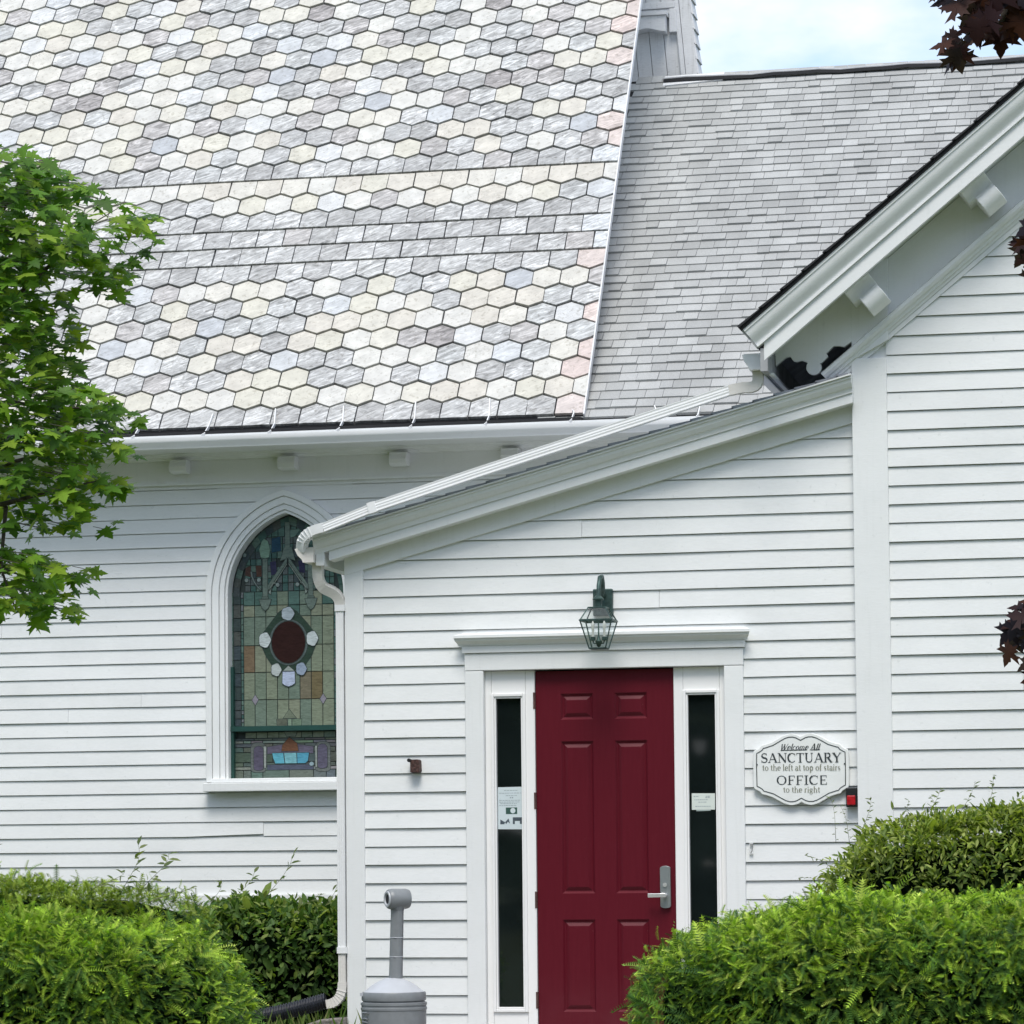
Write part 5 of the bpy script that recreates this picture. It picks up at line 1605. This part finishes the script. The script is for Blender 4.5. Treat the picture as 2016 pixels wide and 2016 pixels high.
# loose shoots sticking out of the shrubs
def shoot(owner, pts, nleaf, ls, colset, r_=.0022):
    root = empty('wild_shoot', pts[0]); setparent(root, owner)
    MB().tube(pts, [r_*(1-.6*i/(len(pts)-1)) for i in range(len(pts))], 5).build('stem', M_stem, root)
    pp = [Vector(p_) for p_ in pts]
    n = nleaf
    M3 = []; cols = []
    for i in range(n):
        t = (i+.7)/n*(len(pp)-1); k = min(int(t), len(pp)-2); q = pp[k].lerp(pp[k+1], t-k)
        dr = (pp[k+1]-pp[k]).normalized()
        sdv = Vector((random.uniform(-1, 1), random.uniform(-.7, .7), random.uniform(-.5, .5))).normalized()
        d = (dr*.5+sdv*.9+Vector((0, 0, -.15)))
        Bm = basis(np.array([d]), np.array([[random.uniform(-.5, .5), -.5, 1.0]]))[0]
        M3.append(np.concatenate([Bm*ls*random.uniform(.7, 1.2), np.array(q)[:, None]], axis=1))
        cols.append(np.array(random.choice(colset))*random.uniform(.8, 1.2))
    leafcloud('leaves', OVATE, np.array(M3), np.array(cols), M_leaf, root)
M_stem = plain('green_stem', (.10, .12, .05), .7)
VC = [(.16, .20, .07), (.12, .17, .06), (.20, .24, .10)]
def curve3(x, y, z, dx, dz, n=7, bow=.06):
    return [(x+dx*t+bow*math.sin(t*3.1), y-.06*math.sin(t*5), z+dz*t-.03*t*t*abs(dx)*6) for t in [i/(n-1) for i in range(n)]]
for i, (x, y, z, dx, dz, n, ls) in enumerate([(-3.05, .9, 1.08, .10, .30, 14, .062), (-2.93, .95, 1.1, .18, .24, 13, .06), (-3.3, 1.0, 1.1, .22, .14, 9, .05), (-2.85, .92, 1.02, .26, .12, 11, .055),
                                       (-2.85, 2.5, .93, .24, .28, 12, .055), (-2.62, 2.5, .90, .30, .42, 14, .055), (-2.45, 2.5, .86, .34, .22, 12, .055), (-2.2, 2.6, .84, .18, .30, 10, .05), (-2.95, 2.4, .93, .12, .22, 8, .05), (-2.05, 2.7, .80, .2, .15, 9, .05)]):
    shoot(hedge_back if x < -2.6 and y < 2 else shrub_nook, curve3(x, y, z-.04, dx, dz*1.15), n, ls*1.3, VC)
for i, (x, y, z, dx, dz, n, ls) in enumerate([(2.10, -1.2, 1.35, -.06, .24, 14, .034), (2.02, -1.2, 1.36, -.04, .28, 9, .028), (2.16, -1.2, 1.40, .06, .24, 15, .036), (2.36, -1.2, 1.45, .08, .17, 14, .034), (2.52, -1.2, 1.48, .10, .2, 16, .036), (2.70, -1.15, 1.47, .12, .26, 18, .036),
                                       (2.86, -1.1, 1.46, .06, .30, 20, .036), (2.95, -1.1, 1.46, .12, .2, 14, .034), (1.99, -1.2, 1.22, -.16, .10, 14, .034), (1.95, -1.2, 1.14, -.16, .05, 14, .034), (1.92, -1.2, 1.02, -.14, .0, 12, .032), (1.90, -1.2, .97, -.14, -.04, 12, .032), (2.6, -1.1, 1.5, -.05, .14, 10, .034)]):
    shoot(shrub_right, curve3(x, y, z-.04, dx, dz, bow=.02), n, ls, [(.15, .19, .08), (.10, .14, .05)], .0016)

# narrow brownish plant entering at the far left edge
lp = empty('willowy_plant', (-4.25, .9, 0), 'narrow-leaved brownish shrub peeping in at the left edge above the hedge', 'shrub')
st_ = MB(); M3 = []; cols = []
for k in range(9):
    a = random.uniform(-.9, .9)
    top_ = Vector((-4.10+.22*math.sin(a), .9+random.uniform(-.15, .15), 1.10+.34*math.cos(a)))
    st_.tube([(-4.25, .9, 0), (-4.22, .9, .8), tuple(top_)], [.010, .006, .002], 5)
    for i in range(26):
        q = Vector((-4.22, .9, .8)).lerp(top_, random.uniform(.2, 1.05))
        d = np.array([[random.uniform(-1, 1), random.uniform(-.8, .8), random.uniform(-.5, .9)]])
        Bm = basis(d, np.array([[0, -.3, 1.0]]))[0]*np.array([1, .42, 1])[None, :]
        M3.append(np.concatenate([Bm*.10*random.uniform(.6, 1.2), np.array(q)[:, None]], axis=1)); cols.append(np.array(random.choice([(.14, .13, .07), (.20, .16, .10), (.09, .11, .05)])))
leafcloud('foliage', OVATE, np.array(M3), np.array(cols), M_leaf, lp)
st_.build('stem', M_bark, lp)

# ---- green maple at the left
maple = empty('green_maple', (-3.1, -4.0, 0), 'young green maple reaching in from the left edge over roof and wall', 'tree')
tr = MB().tube([(-3.1, -4.0, 0), (-3.05, -4.02, 1.5), (-3.0, -4.0, 3.0), (-2.9, -4.0, 4.4), (-2.85, -4, 5.0)], [.11, .09, .07, .04, .012], 10).build('trunk', M_bark, maple, smooth=True)
def pixt(dx, dy):
    """left-tree sketch units (full-frame, 1932 wide) -> metres in the plane y=-4"""
    return (-2.043 + (dx-14)*.00297*.95, 5.826 - dy*.002805)
clusters = []
CL = [((30, 330), (90, 48), 95), ((95, 350), (62, 48), 60), ((40, 420), (70, 60), 60), ((10, 480), (100, 50), 70), ((130, 420), (30, 22), 8),
      ((110, 500), (80, 45), 75), ((190, 470), (58, 42), 58), ((235, 405), (46, 20), 26), ((250, 440), (26, 22), 10), ((200, 520), (36, 36), 28), ((60, 560), (70, 45), 60), ((20, 620), (90, 45), 75),
      ((90, 640), (55, 55), 50), ((40, 700), (100, 50), 90), ((110, 760), (80, 40), 70), ((190, 790), (62, 38), 55), ((60, 820), (110, 55), 110), ((160, 860), (70, 35), 60), ((215, 850), (34, 16), 14),
      ((215, 920), (32, 26), 18), ((150, 930), (60, 40), 48), ((150, 990), (52, 22), 26), ((40, 910), (80, 45), 70), ((60, 990), (40, 24), 14),
      ((20, 1045), (45, 24), 18), ((60, 1075), (70, 34), 42), ((120, 1095), (50, 28), 30), ((40, 1135), (60, 30), 28), ((100, 1145), (50, 22), 20), ((60, 1175), (32, 14), 8), ((195, 680), (0, 0), 0),
      ((-60, 500), (70, 230), 160), ((-90, 850), (90, 230), 190), ((-60, 1080), (60, 90), 70)]
Lp, Ld, Ln, Lc = [], [], [], []
for (cx_, cy_), (rx, ry), n in CL:
    for i in range(int(n*1.15)):
        a = random.uniform(0, 2*math.pi); rr = math.sqrt(random.random())
        px_, py_ = cx_+rx*rr*math.cos(a)*.92, cy_+ry*rr*math.sin(a)*.88
        x, z = pixt(px_, py_)
        dpt = random.uniform(-.5, .5)
        Lp.append((x, -4.0+dpt, z))
        # leaf points outwards and a little down, blade facing up
        d = np.array([(px_-cx_)/max(rx, 1)*.8+.55+random.uniform(-.7, .7), random.uniform(-1, .6), -.28+random.uniform(-.35, .3)])
        Ld.append(d)
        Ln.append(np.array([random.uniform(-.5, .5), -.45+random.uniform(-.5, .4), 1.0]))
        Lc.append(random.choice([(.09, .20, .02), (.11, .235, .022), (.145, .28, .025), (.065, .155, .02), (.19, .32, .03), (.24, .36, .035)]))
Lp, Ld, Ln, Lc = map(np.array, (Lp, Ld, Ln, Lc))
Lc = Lc*rng.uniform(.8, 1.2, (len(Lc), 1))
Bm = basis(Ld, Ln)
Lsz = rng.uniform(.062, .108, len(Lp))
vis = (Lp[:, 0] > -2.1)
order = np.argsort(-(vis*10 + Lsz*5 - Lp[:, 1]*.5))
leaf_me = None
def single_leaf(i, parent, mat, P_, B_, S_, C_, name='leaf'):
    global leaf_me
    if leaf_me is None:
        tv, tf, ts = MAPLE
        leaf_me = bpy.data.meshes.new('leaf'); leaf_me.from_pydata([tuple(v) for v in tv], [], [tuple(int(q) for q in f) for f in tf])
        at = leaf_me.attributes.new('tint', 'FLOAT_COLOR', 'FACE')
        at.data.foreach_set('color', np.array([(s_, s_, s_, 1) for s_ in ts], np.float32).ravel())
        leaf_me.materials.append(mat)
        leaf_me.polygons.foreach_set('use_smooth', [True]*len(leaf_me.polygons))
    o_ = bpy.data.objects.new(name, leaf_me); COL.objects.link(o_)
    o_.color = (*C_[i], 1)
    mw = Matrix([list(B_[i][r]*S_[i]) + [P_[i][r]] for r in range(3)] + [[0, 0, 0, 1]])
    o_.parent = parent
    o_.matrix_basis = Matrix.Translation(-parent.location) @ mw
for i in order[:300]: single_leaf(i, maple, M_leaf, Lp, Bm, Lsz, Lc)
rest = order[300:]
M3 = np.concatenate([Bm[rest]*Lsz[rest][:, None, None], Lp[rest][:, :, None]], axis=2)
o = leafcloud('foliage', MAPLE, M3, Lc[rest], M_leaf, maple); o['kind'] = 'stuff'
limbs = [((4.2, -2.9), [(-60, 430), (0, 400), (60, 350), (110, 330)]), ((3.8, -2.95), [(-80, 620), (30, 560), (120, 510), (200, 450), (240, 405)]), ((3.3, -3), [(-80, 780), (20, 760), (110, 780), (220, 790)]),
         ((2.9, -3), [(-80, 930), (0, 880), (90, 870), (200, 850)]), ((2.6, -3), [(-80, 980), (20, 950), (110, 940), (220, 925)]), ((2.3, -3.02), [(-70, 1080), (-10, 1020), (20, 1080), (110, 1110)]), ((2.4, -3.02), [(-60, 940), (10, 960), (20, 1080), (60, 1160)])]
for (z0_, x0_), pts in limbs:
    P3 = [(x0_, -4, z0_)] + [(pixt(a, b_)[0], -4+.12*math.sin(i*1.7), pixt(a, b_)[1]) for i, (a, b_) in enumerate(pts)]
    MB().tube(P3, [.032, .022, .014, .008, .004, .002][:len(P3)], 6).build('branch', M_bark, maple, smooth=True)
tw = MB()
for i in order[:1100:2]:
    q = Lp[i]; tw.tube([tuple(q + np.array([-.12, .05, .03])*random.uniform(.4, 1.2)), tuple(q)], .0018, 3)
tag(tw.build('twigs', M_bark, maple), kind='stuff')

# ---- purple maple hanging in at the right, close to the camera
pm_ = empty('purple_maple', (4.9, -9.5, 0), 'dark purple-leaved maple whose twigs hang in at the right edge and top corner', 'tree')
MB().tube([(4.9, -9.5, 0), (4.85, -9.5, 2.0), (4.7, -9.5, 3.4), (4.5, -9.5, 4.6), (4.4, -9.5, 5.5)], [.13, .11, .09, .05, .02], 10).build('trunk', M_bark, pm_, smooth=True)
def pixp(dx, dy):
    return (3.640 + (dx-1932)*.001716, 4.088 - dy*.001795 - (dx-1932)*.00003)
PL_ = [  # x, y (full-frame sketch units), size (units), pointing angle in degrees (0 right, 90 down), tilt
 (1775, 8, 50, 170, .3), (1800, 25, 68, 190, .2), (1822, 8, 60, 100, .3), (1850, 30, 78, 60, .2), (1880, 20, 80, 110, .1), (1910, 12, 80, 60, .2), (1905, 35, 70, 100, .2), (1860, 60, 72, 130, .2), (1885, 78, 62, 95, .0), (1848, 80, 60, 90, .0),
 (1822, 60, 60, 130, .5), (1790, 70, 48, 120, .6), (1775, 98, 52, 175, .4), (1800, 112, 62, 110, .5), (1808, 118, 58, 75, .0), (1785, 122, 46, 130, .8), (1925, 30, 70, 90, .1), (1938, 10, 80, 60, .1), (1835, 45, 70, 150, .1), (1870, 5, 80, 80, .1), (1840, -15, 80, 90, .1), (1800, -15, 70, 140, .1), (1900, -20, 90, 90, .1), (1760, -12, 44, 190, .3),
 (1812, 85, 56, 40, .5), (1865, 45, 80, 20, .1), (1890, 50, 60, 10, .2), (1845, 55, 70, 200, .1),
 (1915, 55, 62, 110, .3), (1930, 60, 66, 80, .2), (1898, 62, 50, 140, .4), (1926, 440, 52, 150, .3), (1912, 455, 48, 190, .4), (1916, 476, 54, 130, .2), (1924, 462, 50, 110, .2), (1935, 500, 50, 100, .4), (1940, 540, 50, 120, .4), (1945, 465, 60, 90, .2),
 (1915, 1125, 44, 170, .5), (1905, 1148, 58, 195, .5), (1888, 1158, 54, 160, .4), (1878, 1182, 52, 130, .4), (1892, 1176, 52, 120, .5), (1884, 1202, 50, 110, .4), (1880, 1222, 52, 115, .6), (1896, 1128, 40, 185, .6), (1902, 1165, 50, 140, .3), (1920, 1150, 56, 150, .3), (1926, 1120, 50, 190, .4), (1898, 1192, 44, 150, .4), (1922, 1228, 54, 150, .3), (1928, 1262, 56, 170, .2), (1938, 1150, 60, 140, .5), (1935, 1185, 60, 150, .3), (1932, 1215, 50, 140, .4), (1915, 1240, 40, 150, .3), (1935, 1245, 56, 170, .3), (1940, 1270, 60, 120, .4), (1945, 1300, 60, 140, .4), (1945, 985, 50, 160, .4), (1948, 1200, 70, 100, .3)]
PURP = [(.030, .011, .012), (.020, .010, .014), (.045, .016, .011), (.016, .010, .016), (.032, .020, .012), (.065, .022, .012)]
Q_, D_, N2_, S2, C2 = [], [], [], [], []
for px_, py_, sz_, ang, tilt in PL_:
    x, z = pixp(px_, py_)
    a = R(ang)
    dy_ = random.uniform(-.12, .12)
    D_.append((math.cos(a), .35*tilt+random.uniform(-.15, .15), -math.sin(a)))
    Q_.append((x - math.cos(a)*sz_*.0018*.45, -9.5+dy_, z + math.sin(a)*sz_*.0018*.45))
    nrm = np.array([random.uniform(-.3, .3), -1.0, .35 + tilt*1.6]); N2_.append(nrm)
    S2.append(sz_*.00150); C2.append(random.choice(PURP))
# more leaves outside the frame so that the crown goes on
PB = [[(4.47, -9.5, 4.75), (4.25, -9.5, 4.45), (3.99, -9.5, 4.19)], [(4.72, -9.5, 3.3), (4.35, -9.5, 3.42), (4.01, -9.5, 3.54)], [(4.83, -9.5, 2.0), (4.4, -9.5, 2.2), (4.01, -9.5, 2.28)],
      [(4.8, -9.5, 2.6), (5.2, -9.3, 2.9), (5.7, -9.2, 3.0)], [(4.6, -9.5, 4.0), (5.0, -9.6, 4.5), (5.5, -9.6, 4.8)], [(4.45, -9.5, 4.9), (4.3, -9.7, 5.4), (4.1, -9.8, 5.8)], [(4.65, -9.5, 3.7), (4.3, -9.2, 3.9), (4.05, -9.0, 3.95)]]
for k in range(230):
    bq = PB[k % len(PB)]; t = random.random()**.6*2; j = min(int(t), 1)
    qq = Vector(bq[j]).lerp(Vector(bq[j+1]), t-j) + Vector((random.gauss(0, .09), random.gauss(0, .10), random.gauss(-.03, .08)))
    x, z = qq.x, qq.z
    if x < 3.84: x = 3.84 + random.random()*.1
    Q_.append((x, qq.y, z)); D_.append((random.uniform(-1, 1), random.uniform(-.6, .6), random.uniform(-1, .2))); N2_.append(np.array([random.uniform(-.5, .5), -.6, 1.0])); S2.append(random.uniform(.09, .13)); C2.append(random.choice(PURP))
Q_, D_, N2_, S2, C2 = map(np.array, (Q_, D_, N2_, S2, C2))
B2 = basis(D_, N2_)
for bq in PB: MB().tube(bq, [.028, .018, .011], 7).build('branch', M_bark, pm_, smooth=True)
for i in range(len(Q_)): single_leaf(i, pm_, M_leaf, Q_, B2, S2, C2)
for pts in ([(2150, -60), (1990, -30), (1900, 15), (1850, 40), (1815, 75), (1795, 95)], [(2150, 300), (2020, 380), (1960, 430), (1930, 455)], [(2150, 1000), (2020, 1090), (1960, 1130), (1915, 1150), (1890, 1180)], [(2020, 1090), (1975, 1180), (1945, 1240)], [(1900, 15), (1885, 60)], [(1850, 40), (1845, 70)]):
    P3 = [(pixp(a, b_)[0], -9.5, pixp(a, b_)[1]) for a, b_ in pts]
    MB().tube(P3, [.012, .008, .004, .003, .002, .0015][:len(P3)], 6).build('branch', M_bark, pm_, smooth=True)

# ---- grass blades in the visible strip and around
n = 26000
gxp = np.stack([rng.uniform(-4.5, 3.5, n), rng.uniform(-2.2, 1.6, n), np.zeros(n)], 1)
keep = ~((gxp[:, 0] > -.9) & (gxp[:, 1] < .02) & (gxp[:, 0] < 3.4)) & ~((gxp[:, 0] > -1.25) & (gxp[:, 1] > -.05))
gxp = gxp[keep]; n = len(gxp)
BL = (np.array([(0, -.003, 0), (0, .003, 0), (.012, .0, .06), (.03, 0, .10)], float), np.array([(0, 1, 2), (0, 2, 3)]), np.array([.8, 1.1]))
ang = rng.uniform(0, 6.28, n)
Bg = np.stack([np.stack([np.cos(ang), np.sin(ang), np.zeros(n)], 1), np.stack([-np.sin(ang), np.cos(ang), np.zeros(n)], 1), np.tile([0, 0, 1.0], (n, 1))], axis=2)
sz_ = rng.uniform(.6, 1.8, n)*(1+1.0*(rng.random(n) < .1))
M3 = np.concatenate([Bg*sz_[:, None, None], gxp[:, :, None]], axis=2)
cols = np.array([(.10, .17, .03), (.14, .20, .05), (.20, .22, .09), (.07, .13, .03)])[rng.integers(0, 4, n)]
tag(leafcloud('grass', BL, M3, cols, M_leaf), kind='stuff')

# ---- unseen trees added behind the viewer to block low sky and darken window reflections
n = 9000
tp = np.stack([rng.uniform(-70, 80, n), rng.normal(-44, 3.0, n), rng.uniform(.2, 20, n)], 1)
tp[:, 2] *= .75 + .25*np.sin(tp[:, 0]*.35) * np.cos(tp[:, 0]*.13+1)
Bt = basis(rng.normal(0, 1, (n, 3)), rng.normal(0, 1, (n, 3)) + np.array([0, 1.5, .6]))
M3 = np.concatenate([Bt*rng.uniform(1.5, 3.2, n)[:, None, None], tp[:, :, None]], axis=2)
cols = np.array([(.045, .085, .02), (.06, .11, .03), (.035, .07, .02)])[rng.integers(0, 3, n)]*rng.uniform(.8, 1.2, (n, 1))
tag(leafcloud('unseen_treeline_foliage', OVATE, M3, cols, M_leaf), kind='stuff')
